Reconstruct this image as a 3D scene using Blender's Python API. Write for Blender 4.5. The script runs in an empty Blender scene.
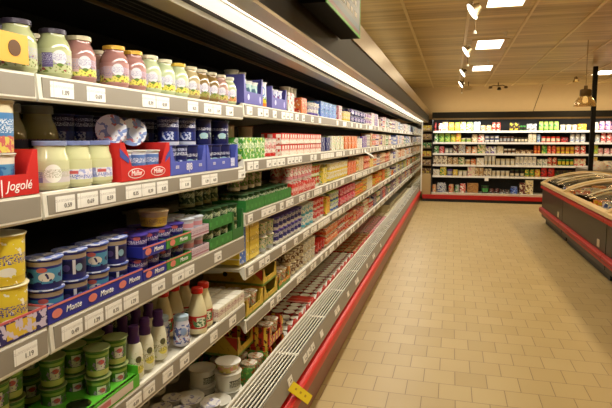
import bpy, math, random
from mathutils import Vector
random.seed(7)
sc = bpy.context.scene
COL = sc.collection
PI = math.pi

# ---------------------------------------------------------------- camera
cam_d = bpy.data.cameras.new('camera')
cam = bpy.data.objects.new('camera', cam_d)
COL.objects.link(cam)
cam.location = (0, 0, 1.5)
cam.rotation_euler = (math.radians(90 - 5.816), 0, math.radians(15.055))
cam_d.sensor_width = 36.0
cam_d.lens = 36.0 * 540.0 / 612.0
cam_d.shift_y = -10.0 / 612.0
cam_d.clip_start = 0.02
sc.camera = cam

# ---------------------------------------------------------------- world, exposure
sc.view_settings.view_transform = 'Standard'
sc.view_settings.look = 'None'
sc.view_settings.gamma = 1.0
sc.view_settings.use_curve_mapping = False
sc.view_settings.exposure = 0.0
w = bpy.data.worlds.new('world'); sc.world = w
w.use_nodes = True
w.node_tree.nodes['Background'].inputs[0].default_value = (1.0, 0.72, 0.42, 1)
w.node_tree.nodes['Background'].inputs[1].default_value = 0.06

WARM = (1.0, 0.69, 0.31)
NEUT = (1.0, 0.95, 0.84)
WARML = (1.0, 0.83, 0.53)

def area(name, loc, rot, sx, sy, power, color):
    d = bpy.data.lights.new(name, 'AREA'); d.shape = 'RECTANGLE'
    d.size = sx; d.size_y = sy; d.energy = power; d.color = color
    o = bpy.data.objects.new(name, d); COL.objects.link(o)
    o.location = loc; o.rotation_euler = rot
    return o
# light of the tube strip under the left canopy, three runs
for yc, L in ((1.6, 4.0), (5.7, 4.1), (10.3, 5.0)):
    area('canopy_tube_light', (-0.67, yc, 1.885), (0, math.radians(-8), 0), 0.09, L, 7.8 * L, NEUT)
# light of the tube strip over the rear cooler
area('rear_tube_light', (2.0, 13.44, 1.955), (math.radians(12), 0, 0), 5.0, 0.12, 42, (1.0, 0.95, 0.84))
# ceiling lamps (positions shared with the fixtures built below)
CEIL_LAMPS = [(0.46, 5.4), (0.46, 8.0), (0.50, 10.6), (0.46, 2.8), (0.46, 0.2),
              (2.85, 11.9), (2.95, 9.0), (2.95, 6.2), (2.95, 3.4), (2.95, 0.6)]
for x, y in CEIL_LAMPS:
    area('ceiling_lamp_light', (x, y, 2.775), (0, 0, 0), 0.30, 0.72, (12.5 if x < 1 else 21) * (.35 if y < 1 else .6 if y < 3 else 1.1), WARML if x < 1 else WARM)
# unseen tube tray added on top of the rear cooler washing the wall above it
area('wall_wash_light', (2.3, 13.85, 2.16), (math.radians(180 - 28), 0, 0), 5.4, 0.10, 12, (1.0, .74, .46))
area('ceiling_fill_light', (-1.05, 6.5, 2.22), (math.radians(180), math.radians(10), 0), 0.2, 13.0, 14, (1.0, .74, .36))  # unseen uplight over the left cabinet, added to brighten the ceiling

# ---------------------------------------------------------------- materials
def rgb(h):
    h = h.lstrip('#')
    out = []
    for i in (0, 2, 4):
        c = int(h[i:i + 2], 16) / 255
        out.append(c / 12.92 if c <= 0.04045 else ((c + 0.055) / 1.055) ** 2.4)
    return (*out, 1.0)

class NT:
    def __init__(s, m):
        s.t = m.node_tree; s.n = s.t.nodes; s.l = s.t.links
    def math(s, op, a, b=None, c=None):
        n = s.n.new('ShaderNodeMath'); n.operation = op
        for i, v in enumerate((a, b, c)):
            if v is None: continue
            if isinstance(v, (int, float)): n.inputs[i].default_value = v
            else: s.l.new(v, n.inputs[i])
        return n.outputs[0]
    def mix(s, f, a, b):
        n = s.n.new('ShaderNodeMix'); n.data_type = 'RGBA'
        if isinstance(f, (int, float)): n.inputs[0].default_value = f
        else: s.l.new(f, n.inputs[0])
        for i, v in ((6, a), (7, b)):
            if isinstance(v, tuple): n.inputs[i].default_value = v
            else: s.l.new(v, n.inputs[i])
        return n.outputs[2]
    def noise(s, vec, scale, detail=2, out='Fac'):
        n = s.n.new('ShaderNodeTexNoise'); n.inputs['Scale'].default_value = scale
        n.inputs['Detail'].default_value = detail
        if vec is not None: s.l.new(vec, n.inputs['Vector'])
        return n.outputs[out]
    def inside(s, v, a, b):
        return s.math('MULTIPLY', s.math('GREATER_THAN', v, a), s.math('LESS_THAN', v, b))

MATS = {}
def mat(name, col, rough=0.5, metal=0.0, emit=0.0, spec=0.5, trans=0.0, alpha=1.0, coat=0.0):
    if name in MATS: return MATS[name]
    m = bpy.data.materials.new(name); m.use_nodes = True
    b = m.node_tree.nodes['Principled BSDF']
    c = rgb(col) if isinstance(col, str) else col
    b.inputs['Base Color'].default_value = c
    b.inputs['Roughness'].default_value = rough
    b.inputs['Metallic'].default_value = metal
    b.inputs['Specular IOR Level'].default_value = spec
    b.inputs['Coat Weight'].default_value = coat
    if emit:
        b.inputs['Emission Color'].default_value = c
        b.inputs['Emission Strength'].default_value = emit
    if metal == 0 and not emit:   # very faint tone variation, real surfaces are never flat
        nt = NT(m)
        tc = nt.n.new('ShaderNodeTexCoord').outputs['Object']
        f = nt.noise(tc, 9.0, 3)
        f = nt.math('MULTIPLY', f, 0.22)
        nt.l.new(nt.mix(f, c, (c[0] * .75, c[1] * .75, c[2] * .75, 1)), b.inputs['Base Color'])
    MATS[name] = m
    return m

def printed(name, base, layers, coord='cyl', R=0.035, rough=0.4):
    """packaging print; u runs round the pack, z up, metres in the pack's own frame"""
    if name in MATS: return MATS[name]
    m = bpy.data.materials.new(name); m.use_nodes = True
    nt = NT(m); b = nt.n['Principled BSDF']
    tc = nt.n.new('ShaderNodeTexCoord').outputs['Object']
    sp = nt.n.new('ShaderNodeSeparateXYZ'); nt.l.new(tc, sp.inputs[0])
    X, Y, Z = sp.outputs
    if coord == 'cyl': u = nt.math('MULTIPLY', nt.math('ARCTAN2', Y, X), R)
    elif coord == 'box': u = nt.math('ADD', X, Y)
    elif coord == 'top': u = X; Z = Y
    else: u = Y
    cb = nt.n.new('ShaderNodeCombineXYZ'); nt.l.new(u, cb.inputs[0]); nt.l.new(Z, cb.inputs[1])
    uv = cb.outputs[0]
    col = rgb(base)
    for L in layers:
        k = L[0]
        if k == 'z': f = nt.inside(Z, L[1], L[2]); c = L[3]
        elif k == 'rect': f = nt.math('MULTIPLY', nt.inside(u, L[1], L[2]), nt.inside(Z, L[3], L[4])); c = L[5]
        elif k == 'circ':
            du = nt.math('DIVIDE', nt.math('SUBTRACT', u, L[1]), L[3]); dz = nt.math('DIVIDE', nt.math('SUBTRACT', Z, L[2]), L[4])
            f = nt.math('LESS_THAN', nt.math('ADD', nt.math('MULTIPLY', du, du), nt.math('MULTIPLY', dz, dz)), 1.0); c = L[5]
        elif k == 'rep':   # period, width, z0, z1, colour, phase
            fr = nt.math('FRACT', nt.math('DIVIDE', nt.math('ADD', u, 10.0 + (L[6] if len(L) > 6 else 0)), L[1]))
            f = nt.math('MULTIPLY', nt.math('LESS_THAN', fr, L[2] / L[1]), nt.inside(Z, L[3], L[4])); c = L[5]
        elif k == 'blot':  # scale, threshold, z0, z1, colour
            f = nt.math('MULTIPLY', nt.math('GREATER_THAN', nt.noise(uv, L[1], 2), L[2]), nt.inside(Z, L[3], L[4])); c = L[5]
        elif k == 'script':  # z0, z1, colour: broken horizontal strokes, like small print
            mp = nt.n.new('ShaderNodeMapping'); mp.inputs['Scale'].default_value = (1.0, 1.6, 1); nt.l.new(uv, mp.inputs[0])
            f = nt.math('MULTIPLY', nt.math('GREATER_THAN', nt.noise(mp.outputs[0], L[4] if len(L) > 4 else 260.0, 1), 0.52), nt.inside(Z, L[1], L[2])); c = L[3]
        col = nt.mix(f, col, rgb(c))
    nt.l.new(col, b.inputs['Base Color'])
    b.inputs['Roughness'].default_value = rough
    MATS[name] = m
    return m

# ---------------------------------------------------------------- mesh builder
class MB:
    def __init__(s): s.v = []; s.f = []; s.mi = []; s.sm = []
    def add(s, vs, fs, mi=0, smooth=False):
        o = len(s.v); s.v += [tuple(v) for v in vs]
        for f in fs: s.f.append(tuple(i + o for i in f)); s.mi.append(mi); s.sm.append(smooth)
        return s
    def box(s, x0, x1, y0, y1, z0, z1, mi=0):
        v = [(x, y, z) for x in (x0, x1) for y in (y0, y1) for z in (z0, z1)]
        return s.add(v, [(0, 1, 3, 2), (4, 6, 7, 5), (0, 4, 5, 1), (2, 3, 7, 6), (0, 2, 6, 4), (1, 5, 7, 3)], mi)
    def lathe(s, prof, seg=20, mi=0, cx=0, cy=0, mis=None, a0=0.0, a1=2 * PI, z0=0.0):
        full = abs(a1 - a0 - 2 * PI) < 1e-6
        n = seg if full else seg + 1
        o = len(s.v)
        for r, z in prof:
            for i in range(n):
                a = a0 + (a1 - a0) * i / seg
                s.v.append((cx + r * math.cos(a), cy + r * math.sin(a), z + z0))
        for j in range(len(prof) - 1):
            for i in range(seg):
                i2 = (i + 1) % n
                s.f.append((o + j * n + i, o + j * n + i2, o + (j + 1) * n + i2, o + (j + 1) * n + i))
                s.mi.append(mis[j] if mis else mi); s.sm.append(True)
        return s
    def prism(s, pts, axis, t0, t1, mi=0, smooth=False):
        """pts: outline in the two other axes; extruded along axis"""
        n = len(pts)
        def P(p, t):
            if axis == 'x': return (t, p[0], p[1])
            if axis == 'y': return (p[0], t, p[1])
            return (p[0], p[1], t)
        v = [P(p, t0) for p in pts] + [P(p, t1) for p in pts]
        f = [tuple(range(n)), tuple(reversed(range(n, 2 * n)))]
        s.add(v, f, mi)
        o = len(s.v) - 2 * n
        for i in range(n):
            s.f.append((o + i, o + n + i, o + n + (i + 1) % n, o + (i + 1) % n)); s.mi.append(mi); s.sm.append(smooth)
        return s
    def tube(s, pts, r, seg=6, mi=0):
        pts = [Vector(p) for p in pts]; o = len(s.v)
        for i, p in enumerate(pts):
            d = (pts[min(i + 1, len(pts) - 1)] - pts[max(i - 1, 0)]).normalized()
            a = d.cross(Vector((0, 0, 1)))
            if a.length < 1e-3: a = d.cross(Vector((1, 0, 0)))
            a.normalize(); b = d.cross(a)
            for k in range(seg):
                q = p + a * r * math.cos(2 * PI * k / seg) + b * r * math.sin(2 * PI * k / seg)
                s.v.append(tuple(q))
        for i in range(len(pts) - 1):
            for k in range(seg):
                k2 = (k + 1) % seg
                s.f.append((o + i * seg + k, o + i * seg + k2, o + (i + 1) * seg + k2, o + (i + 1) * seg + k)); s.mi.append(mi); s.sm.append(True)
        s.f.append(tuple(o + k for k in range(seg))); s.mi.append(mi); s.sm.append(False)
        e = o + (len(pts) - 1) * seg
        s.f.append(tuple(e + k for k in reversed(range(seg)))); s.mi.append(mi); s.sm.append(False)
        return s
    def obj(s, name, mats, parent=None, loc=(0, 0, 0), bevel=0.0, recalc=True):
        me = bpy.data.meshes.new(name); me.from_pydata(s.v, [], s.f)
        if not isinstance(mats, (list, tuple)): mats = [mats]
        for m in mats: me.materials.append(m)
        me.polygons.foreach_set('material_index', s.mi)
        me.polygons.foreach_set('use_smooth', [bool(x) for x in s.sm])
        me.update()
        if recalc:
            import bmesh
            bm = bmesh.new(); bm.from_mesh(me)
            bmesh.ops.recalc_face_normals(bm, faces=bm.faces)
            if bevel:
                bmesh.ops.bevel(bm, geom=[e for e in bm.edges if e.calc_face_angle(0) > 0.6], offset=bevel, segments=2, affect='EDGES', clamp_overlap=True)
            bm.to_mesh(me); bm.free()
        if any(s.sm): me.set_sharp_from_angle(angle=math.radians(38))
        o = bpy.data.objects.new(name, me); COL.objects.link(o)
        o.location = loc
        if parent: o.parent = parent
        return o

def empty(name, loc=(0, 0, 0)):
    o = bpy.data.objects.new(name, None); COL.objects.link(o); o.location = loc
    o.empty_display_size = 0.05
    return o
def tag(o, label, cat, group=None):
    o['label'] = label; o['category'] = cat
    if group: o['group'] = group
    return o
def struct(o): o['kind'] = 'structure'; return o

PROTO = []
class Proto:
    """one finished pack; placed by copying it and its parts"""
    def __init__(s, root, parts=()):
        s.root = root; s.parts = list(parts); PROTO.append(s)
def proto_single(name, mb, mats, **k):
    return Proto(mb.obj(name, mats, **k))
def place(p, loc, rz, label, cat, group=None, name=None):
    r = p.root.copy()
    if name: r.name = name
    COL.objects.link(r); r.location = loc; r.rotation_euler = (0, 0, rz)
    for ch in p.parts:
        c = ch.copy(); COL.objects.link(c); c.parent = r
    tag(r, label, cat, group)
    return r

def text_mesh(s, size, m, parent, loc, rot, name='lettering', ext=0.0004, shear=0.0, align='CENTER'):
    cu = bpy.data.curves.new(name, 'FONT'); cu.body = s; cu.size = size; cu.extrude = ext
    cu.align_x = align; cu.align_y = 'CENTER'; cu.shear = shear; cu.resolution_u = 3
    t = bpy.data.objects.new(name, cu); COL.objects.link(t)
    dg = bpy.context.evaluated_depsgraph_get()
    me = bpy.data.meshes.new_from_object(t.evaluated_get(dg))
    bpy.data.objects.remove(t); bpy.data.curves.remove(cu)
    me.materials.clear(); me.materials.append(m)
    o = bpy.data.objects.new(name, me); COL.objects.link(o)
    o.parent = parent; o.location = loc; o.rotation_euler = rot
    return o
FRONT = (PI / 2, 0, PI / 2)      # lettering facing +X, reading along +Y

# ---------------------------------------------------------------- base materials
M_cream = mat('enamel_cream', '#e4dfcf', .35)
M_shelf = mat('shelf_enamel', '#d8d4c4', .4)
M_taupe = mat('rail_insert_taupe', '#938b7d', .5)
M_white = mat('paper_white', '#f2efe6', .6)
M_black = mat('matt_black', '#0c0b0a', .5)
M_darkbrown = mat('dark_brown_panel', '#1a1109', .5, spec=.3)
M_steel = mat('brushed_metal', '#a08a66', .32, metal=.75)
M_red = mat('bumper_red', '#cc130b', .35, spec=.25)
M_redbrown = mat('kick_brown', '#7a3a28', .35)
M_ink = mat('print_ink_grey', '#7d7872', .7)
M_back = mat('cooler_back_dark', '#141210', .6)
M_wood = mat('tan', '#b08a55', .6)

# ---------------------------------------------------------------- room
def floor_mat():
    m = bpy.data.materials.new('floor_tiles'); m.use_nodes = True
    nt = NT(m); b = nt.n['Principled BSDF']
    tc = nt.n.new('ShaderNodeTexCoord').outputs['Object']
    mp = nt.n.new('ShaderNodeMapping'); mp.inputs['Location'].default_value = (0.133 + 19 * .19, -3.1 + 40 * .2, 0)
    nt.l.new(tc, mp.inputs[0])
    br = nt.n.new('ShaderNodeTexBrick'); nt.l.new(mp.outputs[0], br.inputs['Vector'])
    br.offset = 0.5; br.offset_frequency = 2; br.squash = 1
    br.inputs['Scale'].default_value = 1.0
    br.inputs['Brick Width'].default_value = 0.19
    br.inputs['Row Height'].default_value = 0.2
    br.inputs['Mortar Size'].default_value = 0.0022
    br.inputs['Mortar Smooth'].default_value = 0.15
    br.inputs['Color1'].default_value = rgb('#bca673')
    br.inputs['Color2'].default_value = rgb('#b29b67')
    br.inputs['Mortar'].default_value = rgb('#6e5a3c')
    nz = nt.noise(tc, 2.2, 4)
    f = nt.math('MULTIPLY', nz, 0.35)
    col = nt.mix(f, br.outputs['Color'], rgb('#937c50'))
    nt.l.new(col, b.inputs['Base Color'])
    b.inputs['Roughness'].default_value = 0.42
    b.inputs['Specular IOR Level'].default_value = 0.35
    bp = nt.n.new('ShaderNodeBump'); bp.inputs['Strength'].default_value = .25; bp.inputs['Distance'].default_value = .002
    inv = nt.math('SUBTRACT', 1.0, br.outputs['Fac']); nt.l.new(inv, bp.inputs['Height']); nt.l.new(bp.outputs[0], b.inputs['Normal'])
    return m
def ceil_mat():
    m = bpy.data.materials.new('ceiling_panels'); m.use_nodes = True
    nt = NT(m); b = nt.n['Principled BSDF']
    tc = nt.n.new('ShaderNodeTexCoord').outputs['Object']
    sp = nt.n.new('ShaderNodeSeparateXYZ'); nt.l.new(tc, sp.inputs[0])
    fr = nt.math('FRACT', nt.math('DIVIDE', nt.math('ADD', sp.outputs[1], 20.0), 0.625))
    seam = nt.math('LESS_THAN', fr, 0.03)
    fr2 = nt.math('FRACT', nt.math('DIVIDE', nt.math('ADD', sp.outputs[1], 20.0), 0.3125))
    mp = nt.n.new('ShaderNodeMapping'); mp.inputs['Scale'].default_value = (0.3, 5.0, 1); nt.l.new(tc, mp.inputs[0])
    nz = nt.noise(mp.outputs[0], 1.6, 3)
    c = nt.mix(nt.math('MULTIPLY_ADD', nz, 2.0, -.5), rgb('#a48748'), rgb('#f0d89c'))  # pale and dark waves painted in, imitating reflections on the panels
    c = nt.mix(nt.math('MULTIPLY', seam, .75), c, rgb('#f2dca8'))
    c = nt.mix(nt.math('MULTIPLY', nt.math('GREATER_THAN', fr2, .965), .5), c, rgb('#8a6c3c'))
    nt.l.new(c, b.inputs['Base Color'])
    b.inputs['Roughness'].default_value = .38
    bp = nt.n.new('ShaderNodeBump'); bp.inputs['Strength'].default_value = .3; bp.inputs['Distance'].default_value = .03
    nt.l.new(nz, bp.inputs['Height']); nt.l.new(bp.outputs[0], b.inputs['Normal'])
    return m
X0, X1, Y0, Y1, ZC = -1.75, 6.5, -3.0, 14.2, 2.8
struct(MB().box(X0, X1, Y0, Y1, -.1, 0).obj('floor', floor_mat()))
struct(MB().box(X0, X1, Y0, Y1, ZC, ZC + .1).obj('ceiling', ceil_mat()))
M_wall = mat('wall_paint', '#e2cda0', .7)
struct(MB().box(X0, X1, Y1, Y1 + .1, 0, ZC).obj('wall_back', M_wall))
struct(MB().box(X0 - .1, X0, Y0, Y1, 0, ZC).obj('wall_left', M_wall))
struct(MB().box(X1, X1 + .1, Y0, Y1, 0, ZC).obj('wall_right', M_wall))
struct(MB().box(X0, X1, Y0 - .1, Y0, 0, ZC).obj('wall_front', M_wall))
# long ceiling rails
M_rail = mat('ceiling_rail', '#f0dcae', .4)
mb = MB()
for i, x in enumerate((-1.73 + .62 * k for k in range(14))):
    if x < X1 - .1: mb.box(x - .014, x + .014, Y0, Y1, ZC - .012, ZC - .0005)
struct(mb.obj('trim_1', M_rail))
# thin joint line and cable on the rear wall
struct(MB().prism([(1.87, 2.15), (1.88, 2.15), (2.08, 2.80), (2.07, 2.80)], 'y', 14.19, 14.199).obj('trim_2', mat('wall_joint', '#5b4527', .7)))

# ---------------------------------------------------------------- left cooler
YS, YE = -0.215, 13.15
JO = [-0.215 + 1.25 * k for k in range(11)] + [YE]      # bay joints
SX, BACKX = -0.905, -1.55
cooler = empty('refrigerated_shelf_cabinet', (-1.2, 0, 0))
tag(cooler, 'long open refrigerated wall cabinet along the left of the aisle, full of dairy', 'refrigerated cabinet')
cooler.location = (0, 0, 0)
MB().box(BACKX - .1, BACKX, YS, YE + .1, 0.0, 2.2).obj('back_panel', M_back, cooler)
MB().box(BACKX, -.90, YS, YE, .10, .19).obj('deck_base', M_shelf, cooler)
# canopy: fascia, soffit bands, inner roof
mb = MB()
mb.box(-.60, -.555, YS, YE + .3, 1.90, 2.05)                   # dark lower fascia
mb.obj('canopy_fascia', M_darkbrown, cooler)
mb = MB().prism([(-.62, 2.05), (-.545, 2.05), (-.550, 2.185), (-.62, 2.19)], 'y', YS, YE + .3)
mb.obj('canopy_trim', M_steel, cooler)
MB().box(BACKX, -.62, YS, YE, 2.12, 2.19).obj('canopy_roof', M_darkbrown, cooler)
MB().box(-.626, -.555, YS, YE + .1, 1.888, 1.90).obj('soffit', M_steel, cooler)
MB().box(-.634, -.629, YS, YE, 1.882, 1.90).obj('lamp_trim', M_cream, cooler)
MB().box(-.768, -.764, YS, YE, 1.882, 1.90).obj('lamp_trim', M_cream, cooler)
MB().box(-.763, -.737, YS, YE, 1.897, 1.905).obj('lamp_slot', M_darkbrown, cooler)
MB().prism([(-.769, 1.891), (-.855, 1.886), (-.855, 1.90), (-.769, 1.905)], 'y', YS, YE).obj('reflector', M_steel, cooler)
M_tube = mat('tube_diffuser', (1.0, .95, .84, 1), .5, emit=.86)
for k in range(11):
    a = max(YS, JO[k]) + .01; b_ = JO[k + 1] - .01
    MB().box(-.735, -.636, a, b_, 1.896, 1.91).obj('light_diffuser', M_tube, cooler)
# black air grille slot and inner lip
mb = MB()
mb.box(-1.0, -.858, YS, YE, 1.905, 1.93)
for k in range(5): mb.box(-.99 + k * .028, -.985 + k * .028, YS, YE, 1.893, 1.905)
mb.obj('air_grille', M_black, cooler)
MB().box(-1.012, -1.002, YS, YE, 1.888, 1.93).obj('grille_lip', M_steel, cooler)
MB().box(BACKX, -1.012, YS, YE, 1.97, 2.0).obj('inner_roof', M_darkbrown, cooler)
MB().box(-.645, -.735, YS, YE, 1.95, 1.96).obj('lamp_housing', M_white, cooler)
MB().box(-1.17, -.93, YS, YE, 2.192, 2.21).obj('added_uplight_tray', M_white, cooler)  # unseen tray, added to go with the ceiling-brightening uplight
# front deck: wire grille, rail, bumper, kick
mb = MB()
for k in range(7):
    x = -.862 + k * .0170
    mb.box(x - .0026, x + .0026, YS, YE, .372 - .0015 * k, .378 - .0015 * k)
yy = YS + .35
while yy < YE:
    mb.box(-.872, -.75, yy - .003, yy + .003, .366, .371); mb.box(-.872, -.75, yy + .012, yy + .018, .366, .371); yy += .625
mb.obj('wire_grille', mat('grille_wire', '#f3eedd', .35), cooler)
MB().box(-.885, -.872, YS, YE, .19, .385).obj('product_stop', M_cream, cooler)
MB().box(-.868, -.75, YS, YE, .19, .30).obj('air_duct', mat('duct_dark', '#1b1812', .6), cooler)
MB().prism([(-.755, .365), (-.745, .372), (-.722, .285), (-.74, .27), (-.755, .27)], 'y', YS, YE).obj('front_rail', M_taupe, cooler)
MB().box(-.755, -.742, YS, YE, .205, .27).obj('front_panel', mat('dark_gap', '#38332c', .4), cooler)
mb = MB().prism([(-.742, .252), (-.716, .250), (-.700, .236), (-.696, .215), (-.700, .180), (-.716, .165), (-.742, .163)], 'y', YS, YE + .1, smooth=True)
mb.obj('red_bumper', M_red, cooler)
MB().box(-.80, -.722, YS, YE + .1, 0.02, .163).obj('kick_panel', M_redbrown, cooler)
MB().box(-.80, -.74, YS, YE + .1, 0.0, 0.02).obj('plinth', M_black, cooler)
# mirrored far end panel with pale edge post
mir = mat('mirror_glass', '#c9c6b8', .04, metal=1.0)
MB().box(BACKX, -.70, YE + .012, YE + .03, .20, 1.885).obj('mirror_end_panel', mir, cooler)
MB().box(-.70, -.672, YE + .0, YE + .04, .25, 1.90).obj('edge_post', M_cream, cooler)

# price labels on front rail of the deck
def price_tag_mesh(w_, h_):
    return MB().box(0, .0012, -w_ / 2, w_ / 2, -h_ / 2, h_ / 2)
TAG_DIG = ['0.39', '0.59', '0.79', '1.19', '1.09', '0.49', '0.99', '1.29', '0.69', '0.35']
tagbar = printed('tag_print', '#f2efe6', [('script', .004, .010, '#c4beb6', 420.0), ('rect', -.03, -.0288, -.03, .03, '#c8c2b8')], coord='flat', rough=.5)
tag_w = {}
def tag_mesh(w_):
    k = round(w_, 3)
    if k not in tag_w:
        o = price_tag_mesh(w_, .037).obj('price_tag', tagbar); tag_w[k] = o.data; bpy.data.objects.remove(o)
    return tag_w[k]
DIGM = {}
def digit_mesh(s):
    if s not in DIGM:
        tmp = empty('t'); o = text_mesh(s, .016, M_ink, tmp, (0, 0, 0), (0, 0, 0)); DIGM[s] = o.data
        bpy.data.objects.remove(o); bpy.data.objects.remove(tmp)
    return DIGM[s]
def price_tag(parent, x, y, z, w_, tilt=0.0, digits=True):
    o = bpy.data.objects.new('price_tag', tag_mesh(w_)); COL.objects.link(o); o.parent = parent
    o.location = (x, y, z); o.rotation_euler = (0, tilt, 0)
    if digits:
        d = bpy.data.objects.new('price_digits', digit_mesh(random.choice(TAG_DIG))); COL.objects.link(d); d.parent = o
        d.location = (.0018, w_ * .12, -.006); d.rotation_euler = FRONT
for y_, n in ((1.95, 2), (2.42, 1), (2.70, 3), (3.08, 1), (3.5, 2), (3.95, 1), (4.3, 2), (4.9, 1), (5.3, 2), (5.9, 1)):
    for k in range(n):
        price_tag(cooler, -.731, y_ + k * .082, .328, .07, math.radians(-13), y_ < 3)

# shelves -------------------------------------------------------
LEV = {'near': [1.646, 1.375, 1.060, .745], 'far': [1.660, 1.405, 1.160, .910, .655]}
ORD = ['top', 'second', 'third', 'fourth', 'fifth']
BAYN = ['nearest', 'second', 'third', 'fourth', 'fifth', 'sixth', 'seventh', 'eighth', 'ninth', 'tenth', 'last']
rng = random.Random(3)
def shelf(bay, a, b, z, lev, near):
    t = empty('cooler_shelf', (0, (a + b) / 2, z - .012))
    h = .055 if (near and lev >= 2) else .046
    tag(t, f'{ORD[lev]} shelf of the left wall cabinet, {BAYN[bay]} bay from the camera, cream steel', 'shelf', 'steel shelves of the left cabinet')
    L = (b - a) / 2 - .004
    MB().box(BACKX + .005, SX - .03, -L, L, -.014, .0).obj('shelf_board', M_shelf, t)
    mb = MB().prism([(SX - .03, 0), (SX - .03, -.014), (SX - .012, -h), (SX - .004, -h - .004), (SX, -h + .002), (SX - .004, .012), (SX - .012, .014)], 'y', -L, L)
    mb.obj('shelf_edge', M_cream, t)
    MB().box(SX - .004, SX + .0005, -L + .012, L - .004, -h + .006, .006).obj('price_rail', M_taupe, t)
    if near or bay <= 2:
        m2 = MB()
        for s in (-1, 1): m2.prism([(BACKX + .02, -.014), (BACKX + .02, -.07), (SX - .12, -.026), (SX - .12, -.014)], 'y', s * (L - .012) - .0015, s * (L - .012) + .0015)
        m2.obj('shelf_bracket', M_shelf, t)
    # price tags
    y = -L + .035
    maxn = 14 if bay < 4 else 9
    while y < L - .04:
        r = rng.random()
        w_ = rng.choice((.062, .07, .075))
        if near: w_ += .006
        if r < (.70 if bay < 4 else .5):
            price_tag(t, SX + .0006, y + w_ / 2, -h / 2 + .005, w_, 0, bay < 3)
        y += w_ + rng.choice((.004, .01, .05))
    return t
for k in range(11):
    a, b = JO[k], JO[k + 1]
    near = k < 2
    lv = LEV['near' if near else 'far']
    if k == 0 and False: continue
    for i, z in enumerate(lv):
        shelf(k, a, b, z, i, near)
# two pale label arms sticking out of the rails further down
M_wob = mat('wobbler_white', '#f0ede4', .5)
for y_, z_ in ((5.75, 1.36), (8.45, 1.365)):
    o = MB().prism([(-.90, z_), (-.90, z_ + .012), (-.80, z_ - .045), (-.80, z_ - .06)], 'y', y_, y_ + .03).obj('shelf_wobbler', M_wob)
    tag(o, 'thin white plastic strip jutting from the second shelf rail, ' + ('nearer one' if y_ < 7 else 'further one'), 'shelf marker')

# yellow sale card on the front rail
t = empty('sale_card', (-.692, 2.48, .24))
tag(t, 'bright yellow card hanging from the low front rail across the red bumper', 'sale card')
def slant(name, m, u0, u1, v0, v1, off, th):
    P = lambda u, v, o: (-.022 + .040 * u + o, -.157 + .096 * v + .214 * u, .086 - .171 * u + o)
    vs = [P(u, v, o) for o in (off, off + th) for u, v in ((u0, v0), (u1, v0), (u1, v1), (u0, v1))]
    return MB().add(vs, [(0, 3, 2, 1), (4, 5, 6, 7), (0, 1, 5, 4), (1, 2, 6, 5), (2, 3, 7, 6), (3, 0, 4, 7)]).obj(name, m, t)
slant('card', mat('card_yellow', '#f6de10', .5), 0, 1, 0, 1, 0, .002)
for k in range(3): slant('print_mark', mat('card_ink', '#c09a1e', .6), .2 + .24 * k, .28 + .24 * k, .4, .62, .002, .0004)
# orange card with a round emblem on the nearest top shelf
t = empty('promo_card', (-.897, .955, 1.660))
tag(t, 'small orange card with dark round emblem on the top rail by the first jar', 'promo card')
MB().box(0, .002, -.045, .047, 0, .062).obj('card', mat('card_orange', '#e0a640', .5), t)
MB().lathe([(0, .0), (.017, .0), (.017, .001), (0, .001)], 20).obj('emblem', mat('emblem_brown', '#5c3a14', .5), t)
e = t.children[-1]; e.rotation_euler = (0, PI / 2, 0); e.location = (.0022, .008, .031)

# ---------------------------------------------------------------- packs
def lid_profile(r, h, z): return [(0, z), (r, z), (r + .0015, z + .001), (r + .0015, z + h - .001), (r, z + h), (r * .86, z + h - .0006), (0, z + h - .0008)]

def jar_proto(key, milk, lidc, layers, R=.040, H=.114, neck=.70):
    root = empty('yogurt_jar')
    n = R * neck
    body = [(0, 0), (R * .88, 0), (R * .97, .004), (R, .012), (R, H * .60), (R * .97, H * .68), (max(R * .86, n * 1.04), H * .78), (n * 1.02, H * .86), (n, H * .90), (n, H * .965), (0, H * .965)]
    b = MB().lathe(body, 28).obj('glass', mat('glass_' + key, milk, .12, coat=.6), root)
    l = MB().lathe(lid_profile(n * 1.06, H * .105, H * .925), 28).obj('lid', mat('lid_' + lidc, lidc, .35, metal=.2), root)
    lp = [(R + .0006, H * .09), (R + .0006, H * .60)]
    a = math.radians(105)
    lab = MB().lathe(lp, 28, a0=-a, a1=a).obj('label', printed('jarlab_' + key, milk, layers, R=R), root)
    return Proto(root, [b, l, lab])
def tall_jar(key, milk, lidc, fruit, name_c='#dcdcf0'):
    layers = [('z', .014, .034, fruit), ('blot', 120, .56, .012, .036, '#6a7a2c'), ('blot', 90, .60, .012, .04, '#8c3a3a'),
              ('rect', -.030, -.004, .024, .058, name_c), ('script', .030, .052, '#8a80a8', 300),
              ('circ', .012, .048, .017, .017, '#dcdadf'), ('script', .040, .056, '#a8a2c0', 300),
              ('circ', .012, .030, .008, .004, '#5d7a2a')]
    return jar_proto(key, milk, lidc, layers)
J_dark1 = tall_jar('cream_purple', '#b4b888', '#3b3342', '#b4b888', '#5c4c80')
J_pink = tall_jar('rose', '#a97a72', '#cbbf9c', '#d3cf5e', '#c9a6a0')
J_pinky = tall_jar('rose_yellow', '#ad7c74', '#d8a93a', '#d8cc56', '#c9a6a0')
J_green = tall_jar('pale_green', '#bcc69c', '#ddd3b4', '#dfd24e')
J_greeny = tall_jar('pale_green_yellow', '#bec89a', '#dcb63c', '#d9cf5a')
J_tan = tall_jar('tan', '#b3a278', '#cfc3a2', '#d0c060')
J_brown = tall_jar('brown', '#84683a', '#c8bda0', '#8f8a44')
J_rose2 = tall_jar('rose_beige', '#ae8676', '#c9b99c', '#bfae5c')
J_mint = tall_jar('mint', '#b8c096', '#c9c6b4', '#d08a50')
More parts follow.
